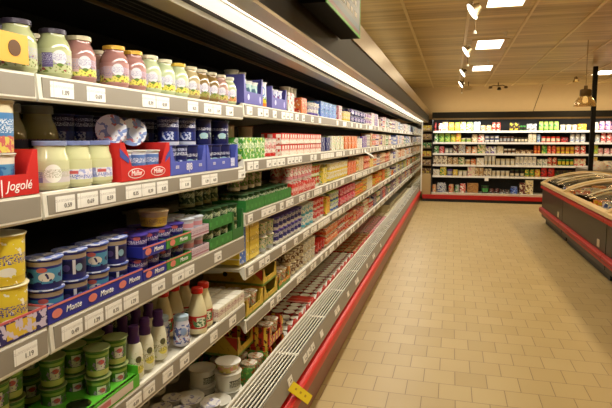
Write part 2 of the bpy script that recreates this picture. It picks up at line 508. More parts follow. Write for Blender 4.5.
jars = [
 (1.033, J_dark1, 'large cream jar with dark purple lid, first on the top shelf behind the orange card'),
 (1.149, J_dark1, 'large cream jar with dark lid and purple label square, second on the top shelf'),
 (1.245, J_pink, 'pink yogurt jar with a tan lid beside the purple-labelled cream jar'),
 (1.397, J_pinky, 'wide pink yogurt jar with a yellow lid standing after the gap on the top shelf'),
 (1.490, J_pinky, 'pink yogurt jar with yellow lid touching the pale green jars'),
 (1.580, J_green, 'pale green-white yogurt jar with cream lid next to the pink jars'),
 (1.672, J_green, 'pale green-white yogurt jar with cream lid, second of the pale green jars'),
 (1.768, J_greeny, 'pale yogurt jar with a yellow lid among the pale green jars'),
 (1.860, J_tan, 'tan yogurt jar with a cream lid after the yellow-lidded pale jar'),
 (1.945, J_brown, 'brownish yogurt jar with a tan lid, first brown one on the top shelf'),
 (2.035, J_brown, 'wide brownish yogurt jar with pale label, second brown one on the top shelf'),
 (2.125, J_rose2, 'beige pink yogurt jar with dull lid near the end of the jar row'),
 (2.215, J_mint, 'last pale green jar of the row, with orange fruit print, beside the purple carton')]
for y, p, lab in jars:
    place(p, (-.952, y, 1.648), math.radians(-52 + rng.uniform(-8, 8)), lab, 'jar', 'glass yogurt jars on the top shelf')
for y, p in ((1.075, J_dark1), (1.19, J_brown), (1.285, J_pink), (1.37, J_brown), (1.46, J_rose2), (1.56, J_green), (1.66, J_tan), (1.76, J_green), (1.86, J_brown), (1.96, J_tan), (2.06, J_rose2)):
    place(p, (-1.045, y, 1.648), math.radians(-50), 'yogurt jar in the shaded second row behind the front jars on the top shelf', 'jar', 'yogurt jars in the second row')

def squat_jar():
    lay = [('z', .020, .046, '#e6e2ea'), ('rect', -.036, -.012, .020, .046, '#8c8cc6'), ('blot', 110, .55, .020, .046, '#a6aee0'),
           ('rect', -.008, .016, .034, .042, '#c65a5a'), ('script', .022, .032, '#6a78b8', 300)]
    return jar_proto('sour_cream', '#cdcd9e', '#7b86b8', lay, R=.0425, H=.115, neck=.84)
def squat_jar2():
    lay = [('z', .018, .044, '#cfc6c8'), ('rect', -.040, -.014, .018, .044, '#7c7aa6'), ('circ', .010, .040, .020, .022, '#f1f0e6'), ('script', .03, .05, '#b5b39a', 300)]
    return jar_proto('cream_round', '#caca9e', '#8791b4', lay, R=.0425, H=.115, neck=.84)
Jq, Jq2 = squat_jar(), squat_jar2()
place(Jq2, (-.957, 1.125, 1.377), math.radians(-55), 'cream jar with a round white label beside the left red tray', 'jar', 'blue-lidded cream jars')
place(Jq, (-.957, 1.2135, 1.377), math.radians(-62), 'middle cream jar of three, with blue and red label', 'jar', 'blue-lidded cream jars')
place(Jq, (-.957, 1.302, 1.377), math.radians(-38), 'cream jar with blue and red label next to the right red tray', 'jar', 'blue-lidded cream jars')
lay = [('z', .10, .155, '#1d2148'), ('script', .12, .14, '#8a5c50', 300)]
Jdk = jar_proto('dark_band', '#8f8a52', '#6b6a50', lay, R=.052, H=.205)
for y in (1.12, 1.235): place(Jdk, (-1.085, y, 1.377), math.radians(-60), f'tall jar with navy band in the shade behind the cream jars, {"nearer" if y < 1.2 else "further"} one', 'jar', 'shaded jars behind the cream jars')

def cup_proto(key, body_m, lid_m, rt=.036, rb=.028, h=.085, parts=True, name='yogurt_cup', seg=18, rim=None):
    prof = [(0, 0), (rb, 0), (rb + .001, .003), (rt - .002, h - .008), (rt, h - .006), (rt, h - .003)]
    lp = [(rt, h - .003), (rt + .0022, h - .0025), (rt + .0022, h - .0005), (rt, h), (rt * .9, h - .0008), (0, h - .001)]
    if parts:
        root = empty(name)
        b = MB().lathe(prof, seg).obj('cup', body_m, root)
        l = MB().lathe([(0, h - .003)] + lp, seg).obj('lid', lid_m, root)
        return Proto(root, [b, l])
    mb = MB().lathe(prof, seg, 0).lathe(lp, seg, 1)
    return proto_single(name, mb, [body_m, lid_m])

def tray(name, L, D, hf, hs, m, wing=.03, back=True, text=None, tm=None, tsize=.03, oval=None, th=.003, shear=0.0, label=None, cat='carton', group=None, loc=(0, 0, 0), texts=None, hb=None):
    """cardboard shelf tray: x from 0 (front) to -D, y centred"""
    t = empty(name, loc)
    mb = MB()
    # front with raised corner wings
    a = L / 2
    mb.prism([(-a, 0), (a, 0), (a, hs), (a - wing * .35, hs), (a - wing, hf), (-a + wing, hf), (-a + wing * .35, hs), (-a, hs)] if hs > hf else [(-a, 0), (a, 0), (a, hf), (-a, hf)], 'x', -th, 0)
    mb.box(-D, -th, -a, -a + th, 0, hs); mb.box(-D, -th, a - th, a, 0, hs)
    mb.box(-D, -th, -a + th, a - th, 0, .002)
    if back: mb.box(-D, -D + th, -a + th, a - th, .002, hb or hs)
    mb.obj('carton', m, t)
    if texts:
        for s, y, z, sz, mm, sh in texts:
            if sz: text_mesh(s, sz, mm, t, (.0006, y, z), FRONT, shear=sh)
    if oval:
        for y, z, rx, rz, c1 in oval:
            o = MB().lathe([(0, 0), (1, 0)], 24).obj('emblem', c1, t, recalc=False)
            o.rotation_euler = (0, PI / 2, 0); o.scale = (rz, rx, 1); o.location = (.0003, y, z)
    tag(t, label, cat, group)
    return t

def row(p, y0, y1, dy, z, label, cat, group, xf=-.925, dx=None, rows=2, stack=1, dz=.082, rz=-.8, jit=.001, prob_top=1.0, name=None):
    dx = dx or dy
    n = max(1, int((y1 - y0) / dy + .02)); st = (y1 - y0) / n
    for r in range(rows):
        for k in range(n):
            for s in range(stack):
                if s and rng.random() > prob_top: continue
                sf = (', upper layer' if s else ', lower layer') if stack > 1 and len(label.split()) < 15 else ''
                if rows > 1 and len((label + sf).split()) < 15: sf += ', ' + ['front', 'second', 'third', 'rear'][min(r, 3)] + ' row'
                place(p, (xf - dx * (r + .5) + rng.uniform(-jit, jit) * .5, y0 + st * (k + .5) + rng.uniform(-jit, jit) * .3, z + s * dz + .0015),
                      rz + (rng.uniform(-.3, .3) if rz else 0), label + sf, cat, (group or label) + sf, name)

S1, S2, S3, S4 = [z + .002 for z in LEV['near']]
C1, C2, C3, C4, C5 = [z + .002 for z in LEV['far']]
W = M_white
paper_red = mat('carton_red', '#c8201c', .5)
ink_white = mat('ink_white', '#f4f0ea', .5)
ink_navy = mat('ink_navy', '#20265e', .5)

# --- second shelf, nearest: blue/yellow tubs in a red tray
tubL = printed('tub_blue_sky', '#4f86ba', [('z', 0, .034, '#e3d06a'), ('blot', 60, .5, 0, .036, '#d86a6a'), ('z', .036, .085, '#4b82b8'), ('script', .042, .072, '#dfe6ee', 200), ('z', .085, .12, '#d8c9a8')], R=.05)
T_big = cup_proto('big', tubL, M_cream, .056, .050, .112, name='yogurt_tub')
tubB = printed('tub_blue_wave', '#5b93bd', [('z', 0, .01, '#e8e4da'), ('blot', 50, .52, .01, .06, '#2f6aa6'), ('z', .065, .09, '#e8dccb')], R=.05)
T_bl = cup_proto('bigl', tubB, M_cream, .053, .048, .088, name='yogurt_tub')
for y in (.955,): place(T_big, (-.972, y, S2 + .094), -.9, 'large blue and yellow yogurt tub on top of the tub in the left red tray', 'tub', 'blue yogurt tubs by the red tray')
place(T_bl, (-.972, .955, S2 + .004), -.9, 'blue yogurt tub sitting inside the red tray at the left edge of the picture', 'tub', 'blue yogurt tubs by the red tray')
for y in (.84,):
    place(T_bl, (-.972, y, S2 + .004), -.9, 'blue yogurt tub at the cut-off end of the left red tray', 'tub', 'blue yogurt tubs by the red tray')
tray('display_tray', .30, .14, .046, .10, paper_red, wing=.035, loc=(-.908, .878, S2), label='red cardboard tray with white script at the left edge of the second shelf', cat='tray',
     texts=[('Jogolé', .092, .022, .029, ink_white, .25), ('|', .044, .022, .040, ink_white, 0), ('P', .02, .024, .034, ink_white, 0)])

# --- red tray with ovals and blue sashes, cups and two upright lids
RT = 1.348; RL = .278
t = tray('display_tray', RL, .17, .043, .112, paper_red, wing=.055, loc=(-.908, RT + RL / 2, S2), label='red cardboard tray with blue sashes and two white oval emblems on the second shelf', cat='tray')
for y in (-.062, .062):
    o = MB().lathe([(0, 0), (1, 0)], 28).obj('emblem', ink_white, t, recalc=False); o.rotation_euler = (0, PI / 2, 0); o.scale = (.015, .044, 1); o.location = (.0004, y, .021)
    o = MB().lathe([(0, 0), (1, 0)], 28).obj('emblem', paper_red, t, recalc=False); o.rotation_euler = (0, PI / 2, 0); o.scale = (.0125, .041, 1); o.location = (.0008, y, .021)
    text_mesh('Müller', .022, ink_white, t, (.0012, y, .0215), FRONT, shear=.2)
for s in (-1, 1):
    m_ = MB().prism([(s * .143, .072), (s * .143, .096), (s * .098, .066), (s * .102, .052)] if s < 0 else [(s * .143, .070), (s * .143, .092), (s * .112, .066), (s * .106, .048)], 'x', .0003, .0012)
    m_.obj('blue_sash', mat('sash_blue', '#3a4a9c', .5), t)
cupM = printed('cup_milkrice', '#dfe4ee', [('z', 0, .034, '#dfe4ee'), ('z', .036, .070, '#5c7dbd'), ('blot', 70, .55, .0, .034, '#a06a4a'), ('script', .045, .06, '#e8ecf6', 260)], R=.035)
C_mr = cup_proto('mr', cupM, mat('lid_pale', '#d9d6cc', .35), .035, .030, .083)
names = ['first', 'second', 'third']
for r in range(2):
    for k, y in enumerate((1.408, 1.487, 1.566)):
        place(C_mr, (-.952 - r * .075, y, S2 + .005), -.8, f'{names[k]} blue cup from left in the {"front" if r == 0 else "rear"} row of the sashed red tray', 'cup', 'cups in the sashed red tray')
lidM = printed('lid_round_print', '#dfe3ee', [('blot', 38, .52, -.1, .1, '#7f94cc'), ('blot', 60, .60, -.1, .1, '#c0656a'), ('circ', 0, 0, .016, .012, '#cfd6ee')], coord='top')
cupside = mat('cup_side_navy', '#27345f', .4)
for nm, y, r_, zz in (('left', 1.400, .043, .138), ('right', 1.512, .041, .132)):
    t = empty('yogurt_cup', (-.972, y, S2 + zz + .012))
    MB().lathe([(0, -.075), (r_ * .8, -.075), (r_ * .97, -.002), (0, -.002)], 24).obj('cup', cupside, t)
    MB().lathe([(0, 0), (r_ + .002, 0), (r_ + .002, .002), (0, .0025)], 28).obj('lid', lidM, t)
    t.rotation_euler = (0, PI / 2, math.radians(-48))
    tag(t, f'{nm} of two cups lying with round blue lids facing out over the sashed tray', 'cup', 'cups lying on their sides')
# --- navy pots in blue trays
potN = printed('pot_navy', '#161c52', [('z', .0, .012, '#c9cede'), ('z', .020, .048, '#1b2468'), ('script', .062, .074, '#dfe3f0', 260), ('rect', -.03, .012, .018, .046, '#c9d2e6'), ('blot', 90, .5, .018, .046, '#203a86'), ('script', .078, .088, '#c6cbe6', 300)], R=.037)
P_n = cup_proto('pn', potN, mat('lid_navy', '#2b3272', .3), .039, .036, .098, name='dessert_pot')
potN2 = printed('pot_navy_fruit', '#141a50', [('z', .055, .07, '#141a50'), ('script', .055, .066, '#e6e9f2', 240), ('circ', .0, .034, .018, .012, '#a9d0d8'), ('blot', 100, .58, .02, .046, '#cfe3c0')], R=.037)
P_n2 = cup_proto('pn2', potN2, mat('lid_navy', '#2b3272', .3), .039, .036, .098, name='dessert_pot')
for k, (y, p) in enumerate(((1.680, P_n), (1.764, P_n), (1.848, P_n2), (1.975, P_n2), (2.065, P_n2), (2.155, P_n2))):
    place(p, (-.958, y, S2 + .003), -.85, 'navy dessert pot standing low in the blue tray, ' + ('left tray, ' if k < 3 else 'right tray, ') + ['outer left', 'middle', 'outer right'][k % 3], 'pot', 'navy pots in the blue trays')
for y, p, l in ((1.720, P_n, 'navy dessert pot with milky picture stacked in the left blue tray'), (1.850, P_n, 'navy dessert pot stacked at the middle of the left blue tray'), (1.985, P_n2, 'navy dessert pot with green fruit stacked between the two blue trays'), (2.160, P_n2, 'navy dessert pot with pale fruit stacked alone on the right blue tray')):
    place(p, (-.965, y, S2 + .102), -.85, l, 'pot', 'navy pots stacked above the blue trays')
for y in (1.38, 1.47, 1.56, 1.65, 1.74, 1.83, 1.92, 2.01, 2.10, 2.19):
    place(P_n, (-1.13, y, S2), -.85, 'navy pot in the dark lower back row behind the trays', 'pot', 'navy pots at the back')
    place(P_n, (-1.13, y, S2 + .099), -.85, 'navy pot in the dark upper back row behind the trays', 'pot', 'navy pots at the back, upper layer')
blueT = mat('tray_blue', '#4b58b4', .5)
t1 = tray('display_tray', .268, .11, .045, .10, blueT, wing=.03, loc=(-.908, 1.764, S2), label='left one of two periwinkle blue trays holding navy pots on the second shelf', cat='tray', group='blue trays of navy pots',
     texts=[('8|8', 0, .024, .036, ink_white, 0), ('≡≡', -.088, .026, .022, ink_white, 0), ('≡≡', .088, .026, .022, ink_white, 0)])
t2 = tray('display_tray', .31, .11, .045, .10, blueT, wing=.03, loc=(-.908, 2.066, S2), label='right one of two periwinkle blue trays, with a pale square on its front', cat='tray', group='blue trays of navy pots',
     texts=[('≡≡', -.09, .026, .022, ink_white, 0), ('≡≡', .0, .026, .022, ink_white, 0)])
MB().box(.0003, .0012, .075, .115, .008, .042).obj('pale_square', printed('square_print', '#d8dcf0', [('blot', 200, .55, -.1, .1, '#8e97cc')], coord='flat'), t2)

# --- third shelf: yellow tubs, blue tubs, cartons
tubY = printed('tub_yellow', '#e8cf3a', [('z', 0, .018, '#d8b92c'), ('blot', 60, .62, .0, .1, '#f3efe2'), ('circ', -.03, .074, .020, .010, '#c23a3a'), ('script', .046, .068, '#5a4f9a', 190), ('circ', .02, .030, .022, .010, '#f2efe6'), ('blot', 40, .6, .0, .03, '#f3efe2')], R=.055)
T_y = cup_proto('ty', tubY, mat('lid_cream_y', '#e3dcb8', .35), .053, .046, .112, name='yogurt_tub')
for y in (.850, .969):
    for s in range(2):
        place(T_y, (-.968, y, S3 + .004 + s * .114), -.9, f'yellow yogurt tub with purple script, {"upper" if s else "lower"} one, {"nearest the blue tubs" if y > .9 else "cut by the left picture edge"}', 'tub', 'yellow yogurt tubs')
navyT = printed('tray_navy_yellow', '#2a2460', [('rep', .13, .085, .006, .042, '#d8b43a'), ('blot', 45, .5, .004, .05, '#c9bccf'), ('z', .045, .05, '#c05a5a')], coord='flat')
tray('display_tray', .26, .13, .05, .05, navyT, loc=(-.908, .903, S3), label='navy and yellow tray under the yellow tubs at the left edge', cat='tray')
tubM = printed('tub_monte', '#1b2170', [('z', 0, .014, '#181d60'), ('z', .014, .050, '#4a8fb4'), ('circ', .0, .030, .022, .011, '#ddd6ca'), ('blot', 50, .55, .014, .042, '#161b58'), ('circ', -.012, .047, .014, .006, '#b85c54'), ('z', .056, .067, '#a3927c'), ('z', .067, .1, '#222980')], R=.045)
lidNb = printed('lid_blue_ring', '#5a6ab0', [('circ', 0, .0, 9, 9, '#5a6ab0'), ('blot', 40, .5, -1, 1, '#c7c9da')], coord='top')
T_m = cup_proto('tm', tubM, lidNb, .0425, .037, .0745, name='dessert_tub')
tubM2 = printed('tub_monte_split', '#1b2170', [('z', .016, .050, '#171845'), ('rect', .0, .009, .014, .052, '#d8d4d5'), ('circ', .020, .031, .011, .010, '#8ab2c4'), ('circ', -.018, .031, .011, .009, '#54447e'), ('z', .054, .065, '#a3927c'), ('z', .067, .1, '#222980')], R=.045)
T_m2 = cup_proto('tm2', tubM2, lidNb, .0425, .037, .0745, name='dessert_tub')
for k, (y, p) in enumerate(((1.088, T_m), (1.18, T_m2), (1.272, T_m), (1.364, T_m2))):
    nm = ['nearest the yellow tubs', 'second from the yellow tubs', 'third from the yellow tubs', 'at the far end of the tray'][k]
    place(p, (-.957, y, S3 + .0785), -.75, f'upper blue dessert tub with sky-blue picture, {nm}', 'tub', 'stacked blue dessert tubs')
    place(p, (-.957, y, S3 + .003), -.75, f'lower blue dessert tub behind the navy tray front, {nm}', 'tub', 'lower blue dessert tubs')
    place(p, (-1.055, y, S3 + .003), -.75, f'blue dessert tub in the shaded rear row, {nm}', 'tub', 'rear blue dessert tubs')
navy2 = mat('tray_navy', '#262c92', .45)
pinkl = mat('ink_salmon', '#d67a6c', .5)
def brand_tray(y0, y1, z, m, word, lab, grp=None, hf=.045, xf=-.908, n=2, d=.20):
    L = y1 - y0
    t = tray('display_tray', L, d, hf, hf, m, loc=(xf, (y0 + y1) / 2, z), label=lab, cat='tray', group=grp)
    MB().box(.0002, .001, -L / 2, L / 2, hf - .006, hf - .001).obj('stripe', pinkl, t)
    for k in range(n):
        yc = -L / 2 + (k + .5) * L / n
        o = MB().lathe([(0, 0), (1, 0)], 18).obj('emblem', pinkl, t, recalc=False); o.rotation_euler = (0, PI / 2, 0); o.scale = (.011, .018, 1); o.location = (.0012, yc - L / n * .28, hf * .46)
        text_mesh(word, .022, ink_white, t, (.0014, yc + L / n * .16, hf * .45), FRONT, shear=.25)
    return t
brand_tray(1.036, 1.44, S3, navy2, 'Monte', 'long navy tray with white script under the sky-blue pictured tubs', n=3)
# purple cups in two-tier trays
cupP = printed('cup_purple', '#3b2a86', [('z', 0, .02, '#2a2470'), ('circ', -.004, .040, .012, .006, '#d06a70'), ('script', .022, .034, '#e6e0ee', 280), ('blot', 60, .6, .0, .06, '#7a4a90')], R=.034)
C_p = cup_proto('cp', cupP, mat('lid_purple', '#4a3a94', .3), .036, .031, .050)
greenC = mat('tray_green', '#3f8a38', .45)
for tier in range(2):
    z = S3 + tier * .072
    brand_tray(1.445, 1.585, z, navy2, 'Monte', f'{["lower","upper"][tier]} navy tray of purple cups next to the long navy tray', n=1, hf=.034, d=.26)
    brand_tray(1.59, 1.765, z, greenC, 'Monte', f'{["lower","upper"][tier]} green tray of purple cups between navy and pale pink trays', n=1, hf=.034, d=.26)
    for k, y in enumerate((1.483, 1.552, 1.632, 1.722)):
        for r in range(2):
            place(C_p, (-.955 - r * .085, y, z + .004 + .014), -.8, f'purple dessert cup in the {["lower","upper"][tier]} tier, {["first","second","third","fourth"][k]} from the blue tubs, {["front","rear"][r]} row', 'cup', 'purple dessert cups in tiers')
tubYt = printed('tub_yellow_label', '#c9a23a', [('z', .0, .03, '#d8b53c'), ('z', .032, .06, '#b49a72'), ('script', .008, .026, '#7a4a30', 240)], R=.05)
T_yt = cup_proto('tyt', tubYt, mat('lid_beige', '#c9b28a', .35), .050, .042, .052, name='salad_tub')
place(T_yt, (-.975, 1.625, S3 + .146), -.8, 'single yellow tub with beige lid on top of the purple cups in the third shelf', 'tub')
# pale cups in pink-grey trays, two tiers
cupW = printed('cup_pale', '#cdd0de', [('z', .02, .036, '#d99aa0'), ('z', .0, .018, '#cfd3e2')], R=.034)
C_w = cup_proto('cw', cupW, mat('lid_paleblue', '#cfd6e0', .3), .035, .031, .053)
pinkT = printed('tray_pink', '#c7b4bc', [('z', .006, .012, '#a06a7a'), ('script', .016, .028, '#93708a', 240)], coord='flat')
for tier in range(2):
    z = S3 + tier * .074
    tray('display_tray', .145, .24, .036, .036, pinkT, loc=(-.908, 1.842, z), label=f'{["lower","upper"][tier]} pale pink tray between the green trays on the third shelf', cat='tray', group='pale pink trays')
    for k, y in enumerate((1.807, 1.882)):
        for r in range(2): place(C_w, (-.955 - r * .08, y, z + .017), -.8, f'pale blue and pink cup, {["left","right"][k]} one in the {["lower","upper"][tier]} pink tray, {["front","rear"][r]} row', 'cup', 'pale cups in pink trays')
# dark green trays
gT = printed('tray_bottle_green', '#2f7a34', [('rep', .055, .004, 0, .2, '#1d5a26'), ('rep', .055, .02, .012, .03, '#3f8f42', .01)], coord='flat')
cupDG = printed('cup_dark_green', '#173d1c', [('z', 0, .014, '#8a8a5a'), ('blot', 60, .54, .012, .06, '#9fa878'), ('script', .04, .056, '#cfd6b8', 240), ('z', .07, .09, '#20552a')], R=.034)
C_dg = cup_proto('cdg', cupDG, mat('lid_dark_green', '#2c4a2c', .3), .0345, .032, .074, name='dip_cup')
for tier in range(2):
    z = S3 + tier * .080
    tray('display_tray', .225, .24, .044, .044, gT, loc=(-.908, 2.035, z), label=f'{["lower","upper"][tier]} bottle-green tray of dark cups on the third shelf', cat='tray', group='bottle-green trays')
    for k in range(3):
        for r in range(2): place(C_dg, (-.948 - r * .075, 1.962 + k * .0735, z + .004), -.8, f'dark green cup in the {["lower","upper"][tier]} bottle-green tray, {["left","middle","right"][k]} of the {["front","rear"][r]} three', 'cup', 'dark green cups in trays')
tray('display_tray', .125, .20, .045, .125, mat('tray_green_dark', '#2c6a30', .5), wing=.025, loc=(-.908, 2.215, S3), label='tall open-fronted bottle-green tray at the end of the near third shelf', cat='tray')
for s in range(2): place(C_dg, (-.95, 2.215, S3 + .003 + s * .076), -.8, f'dark green cup with pale print in the tall green tray, {["lower","upper"][s]} one', 'cup', 'cups in the tall green tray')
for k in range(4): place(C_dg, (-1.04, 1.99 + k * .075, S3 + .163), -.8, 'dark green cup standing in shade on top of the bottle-green trays', 'cup', 'dark green cups on top')
# shaded back rows on third shelf
for k in range(9): place(C_p, (-1.18, 1.08 + k * .09, S3), -.8, 'dark cup in the unlit back row of the near third shelf', 'cup', 'unlit cups at the back')

# --- fourth shelf near: green cup stacks in a bright green tray, bottles
cupG = printed('cup_lime', '#3f741d', [('z', .004, .02, '#b9c26a'), ('rect', -.012, .016, .022, .056, '#d6d6c6'), ('circ', .004, .044, .010, .007, '#c25a5a'), ('blot', 90, .56, .02, .05, '#8a7a9a'), ('z', .06, .068, '#8aa84a')], R=.034)
C_g = cup_proto('cg', cupG, mat('lid_olive', '#8a9560', .35), .0345, .028, .080)
limeT = mat('tray_lime', '#55b02a', .45)
mb = MB()
TL0, TL1 = 1.06, 1.405
t = empty('display_tray', (-.908, 0, S4)); tag(t, 'bright green tray with round holes holding lime cups on the fourth shelf', 'tray')
mb.box(-.003, 0, TL0, TL1, 0, .036); mb.box(-.22, -.003, TL0, TL0 + .003, 0, .036)
mb.prism([(-.003, 0), (-.003, .062), (-.10, .062), (-.22, .036), (-.22, 0)], 'y', TL1 - .003, TL1)
# top plate with holes
xs = [-.051, -.131, -.200]; ys = [TL0 + .045 + .086 * k for k in range(4)]
N = 16
for xi, xc in enumerate(xs[:2]):
    for yc in ys:
        o_ = len(mb.v); hx, hy, r_ = .040, .043, .033
        ring = []; sq = []
        for i in range(N):
            a = 2 * PI * i / N; c_, s_ = math.cos(a), math.sin(a)
            k_ = 1 / max(abs(c_), abs(s_))
            sq.append((xc + hx * c_ * k_, yc + hy * s_ * k_, .037)); ring.append((xc + r_ * c_, yc + r_ * s_, .037))
        mb.add(sq + ring, [(i, (i + 1) % N, N + (i + 1) % N, N + i) for i in range(N)])
mb.obj('carton', limeT, t, recalc=False)
m_ = MB().box(.0003, .001, 1.20, 1.37, .006, .030); m_.obj('label_strip', printed('strip_pink', '#cfc0b0', [('rect', 1.20, 1.26, .01, .026, '#c06a6a')], coord='flat'), t)
for r, xc in enumerate(xs[:2]):
    for k, yc in enumerate(ys):
        if r == 0 and k in (0, 1): continue
        if r == 1 and k == 0: continue
        for s in range(2):
            place(C_g, (-.908 + xc, yc, S4 + .004 + s * .082), -.7, f'lime green cup stacked in the green tray, {["bottom","middle","top"][s]} of stack {["one","two","three","four"][k]} in the {["front","rear"][r]} row', 'cup', 'lime cups in the green tray')
for k in range(6):
    for s in range(2): place(C_g, (-1.16, .98 + k * .085, S4 + s * .082), -.7, f'lime cup in shade at the back of the fourth shelf, {["lower","upper"][s]} layer', 'cup', f'shaded lime cups, {["lower","upper"][s]} layer')
for k in range(2):
    for s in range(2): place(C_g, (-1.04 - .03 * k, 1.0 + .075 * k, S4 + .02 + s * .082), -.7, f'{["lower","upper"][s]} shaded lime cup at the near end of the green tray, {["first","second"][k]}', 'cup', 'shaded lime cups near the tray end')

def bottle(key, bodym, capm, prof, cap, labelm=None, lab=None, name='drink_bottle'):
    root = empty(name); parts = []
    parts.append(MB().lathe(prof, 22).obj('bottle', bodym, root))
    parts.append(MB().lathe(cap, 22).obj('cap', capm, root))
    if labelm:
        a = math.radians(115)
        parts.append(MB().lathe(lab, 24, a0=-a, a1=a).obj('label', labelm, root))
    return Proto(root, parts)
pb = printed('bottle_cream_print', '#dcd9c0', [('blot', 55, .60, .01, .09, '#b9c06a'), ('circ', .010, .064, .011, .011, '#53502f'), ('circ', .012, .032, .017, .012, '#d8cc5a'), ('script', .03, .055, '#8f8a5a', 240)], R=.028, rough=.35)
B_p = bottle('purple', pb, mat('cap_purple', '#4a2468', .3),
   [(0, 0), (.026, 0), (.029, .004), (.030, .03), (.028, .055), (.027, .085), (.022, .108), (.017, .118), (0, .118)],
   [(.0165, .108), (.0185, .110), (.019, .120), (.0195, .130), (.0155, .140), (.0170, .146), (.0180, .160), (.0150, .168), (0, .168)])
for k, (x, y) in enumerate(((-.955, 1.452), (-.962, 1.528), (-.962, 1.612))):
    place(B_p, (x, y, S4), -.8, f'cream drink bottle with purple cap in the front row, {["nearest the green tray", "middle of the three", "nearest the white and blue can"][k]}', 'bottle', 'purple-capped bottles in front')
for y in (1.44, 1.52, 1.60, 1.68):
    place(B_p, (-1.04, y, S4), -.8, f'cream bottle with purple cap in the second row, {["first","second","third","fourth"][int((y-1.43)/.08)]} along from the green tray', 'bottle', 'purple-capped bottles, second row')
for y in (1.38, 1.456, 1.532, 1.608): place(C_dg, (-1.10, y, S4 + .09), -.8, 'dark-lidded cup behind the purple-capped bottles', 'cup', 'dark-lidded cups behind bottles')
# white/blue ribbed cans
pc = printed('can_blue', '#c9c8d4', [('blot', 60, .52, .01, .08, '#4b5a9a'), ('blot', 90, .6, .01, .06, '#a8646a'), ('circ', 0, .055, .012, .014, '#8aa0c8')], R=.03)
B_c = bottle('can', pc, mat('cap_bluegrey', '#9fb4c4', .35), [(0, 0), (.028, 0), (.031, .004), (.031, .028), (.028, .034), (.031, .04), (.031, .062), (.027, .082), (.024, .094), (0, .094)], [(.024, .092), (.027, .093), (.027, .108), (.024, .110), (0, .110)])
place(B_c, (-.945, 1.745, S4), -.8, 'white and blue ribbed drink bottle, front one beside the red-capped bottles', 'bottle', 'small blue and white drink bottles')
place(B_c, (-1.01, 1.715, S4), -.8, 'white and blue ribbed drink bottle standing just behind its twin', 'bottle', 'small blue and white drink bottles')
# red-capped milk bottles
pm = printed('milk_red', '#ded4ac', [('z', .022, .072, '#b8261e'), ('rect', -.014, .016, .028, .066, '#dfe2c8'), ('blot', 80, .5, .030, .060, '#4d7a4a')], R=.031)
plm = mat('milk_plastic', '#ddd3a8', .3)
B_r = bottle('red', plm, mat('cap_red', '#cf2218', .35), [(0, 0), (.032, 0), (.0355, .004), (.0355, .082), (.032, .100), (.024, .132), (.018, .152), (.0165, .160), (0, .160)],
   [(.0205, .156), (.0225, .157), (.0225, .175), (.020, .178), (0, .178)], pm, [(.0363, .010), (.0363, .082)])
place(B_r, (-.945, 1.876, S4), -.75, 'milk bottle with red cap and red label standing frontmost', 'bottle', 'red-capped milk bottles in front')
place(B_r, (-.957, 1.955, S4), -.75, 'milk bottle with red cap, just behind and right of the frontmost one', 'bottle', 'red-capped milk bottles in front')
for k in range(3):
    for r in range(2):
        place(B_r, (-1.05 - r * .08, 1.80 + k * .085, S4), -.75, 'red-capped milk bottle in the shaded rows behind', 'bottle', 'red-capped milk bottles behind')
# white cartons at the end of the near fourth shelf
pw = printed('carton_white_print', '#e2ddcc', [('blot', 40, .6, .0, .06, '#b9a8a8'), ('script', .02, .04, '#a5585a', 200)], coord='box')
def box_proto(name, d, l, h, m, top=None, bevel=.0015):
    mb = MB().box(-d / 2, d / 2, -l / 2, l / 2, 0, h)
    return proto_single(name, mb, [m], bevel=bevel)
X_w = box_proto('carton_box', .10, .0715, .055, pw)
for k in range(4):
    for r in range(2):
        place(X_w, (-.962 - r * .11, 2.032 + k * .0735, S4), 0, f'white carton near the milk bottles, {["first","second","third","last"][k]} along, {["front","rear"][r]}', 'carton', 'small white cartons')

# --- deck under the near shelves
DZ = .192
cupD = printed('cup_white_low', '#d8d2c4', [('script', .02, .05, '#9a94a8', 200), ('blot', 60, .6, 0, .06, '#b4aa98')], R=.034)
lidD = printed('lid_white_print', '#e0dcd8', [('blot', 45, .56, -1, 1, '#8f8fb8'), ('circ', .004, 0, .012, .009, '#e6e3de')], coord='top')
C_d = cup_proto('cd', cupD, lidD, .041, .034, .070)
whT = mat('tray_white', '#ddd6c2', .5)
for yb in (1.30, 1.68):
    tray('display_tray', .36, .30, .05, .05, whT, loc=(-.905, yb + .18, DZ + .11), label=f'white tray of lidded cups on the cabinet deck, {"nearer" if yb < 1.5 else "further"} one', cat='tray', group='white trays on the deck')
    tray('display_tray', .36, .30, .05, .05, whT, loc=(-.905, yb + .18, DZ + .0), label=f'white tray buried under the {"nearer" if yb < 1.5 else "further"} tray of lidded cups on the deck', cat='tray', group='lower white trays on the deck')
    for r in range(3):
        for k in range(4):
            if (yb > 1.5 and r == 0 and k == 0): continue
            place(C_d, (-.952 - r * .09, yb + .05 + k * .088, DZ + .135), -.8, f'white cup with printed lid in the {"nearer" if yb < 1.5 else "further"} white deck tray, row {["one","two","three"][r]} place {["one","two","three","four"][k]}', 'cup', 'white cups on the deck')
for r in range(3):
    for k in range(7):
        place(C_d, (-1.27 - r * .09, 1.28 + k * .089, DZ + .15), -.8, 'white cup in the shaded rear rows of the deck', 'cup', 'shaded white cups on the deck')
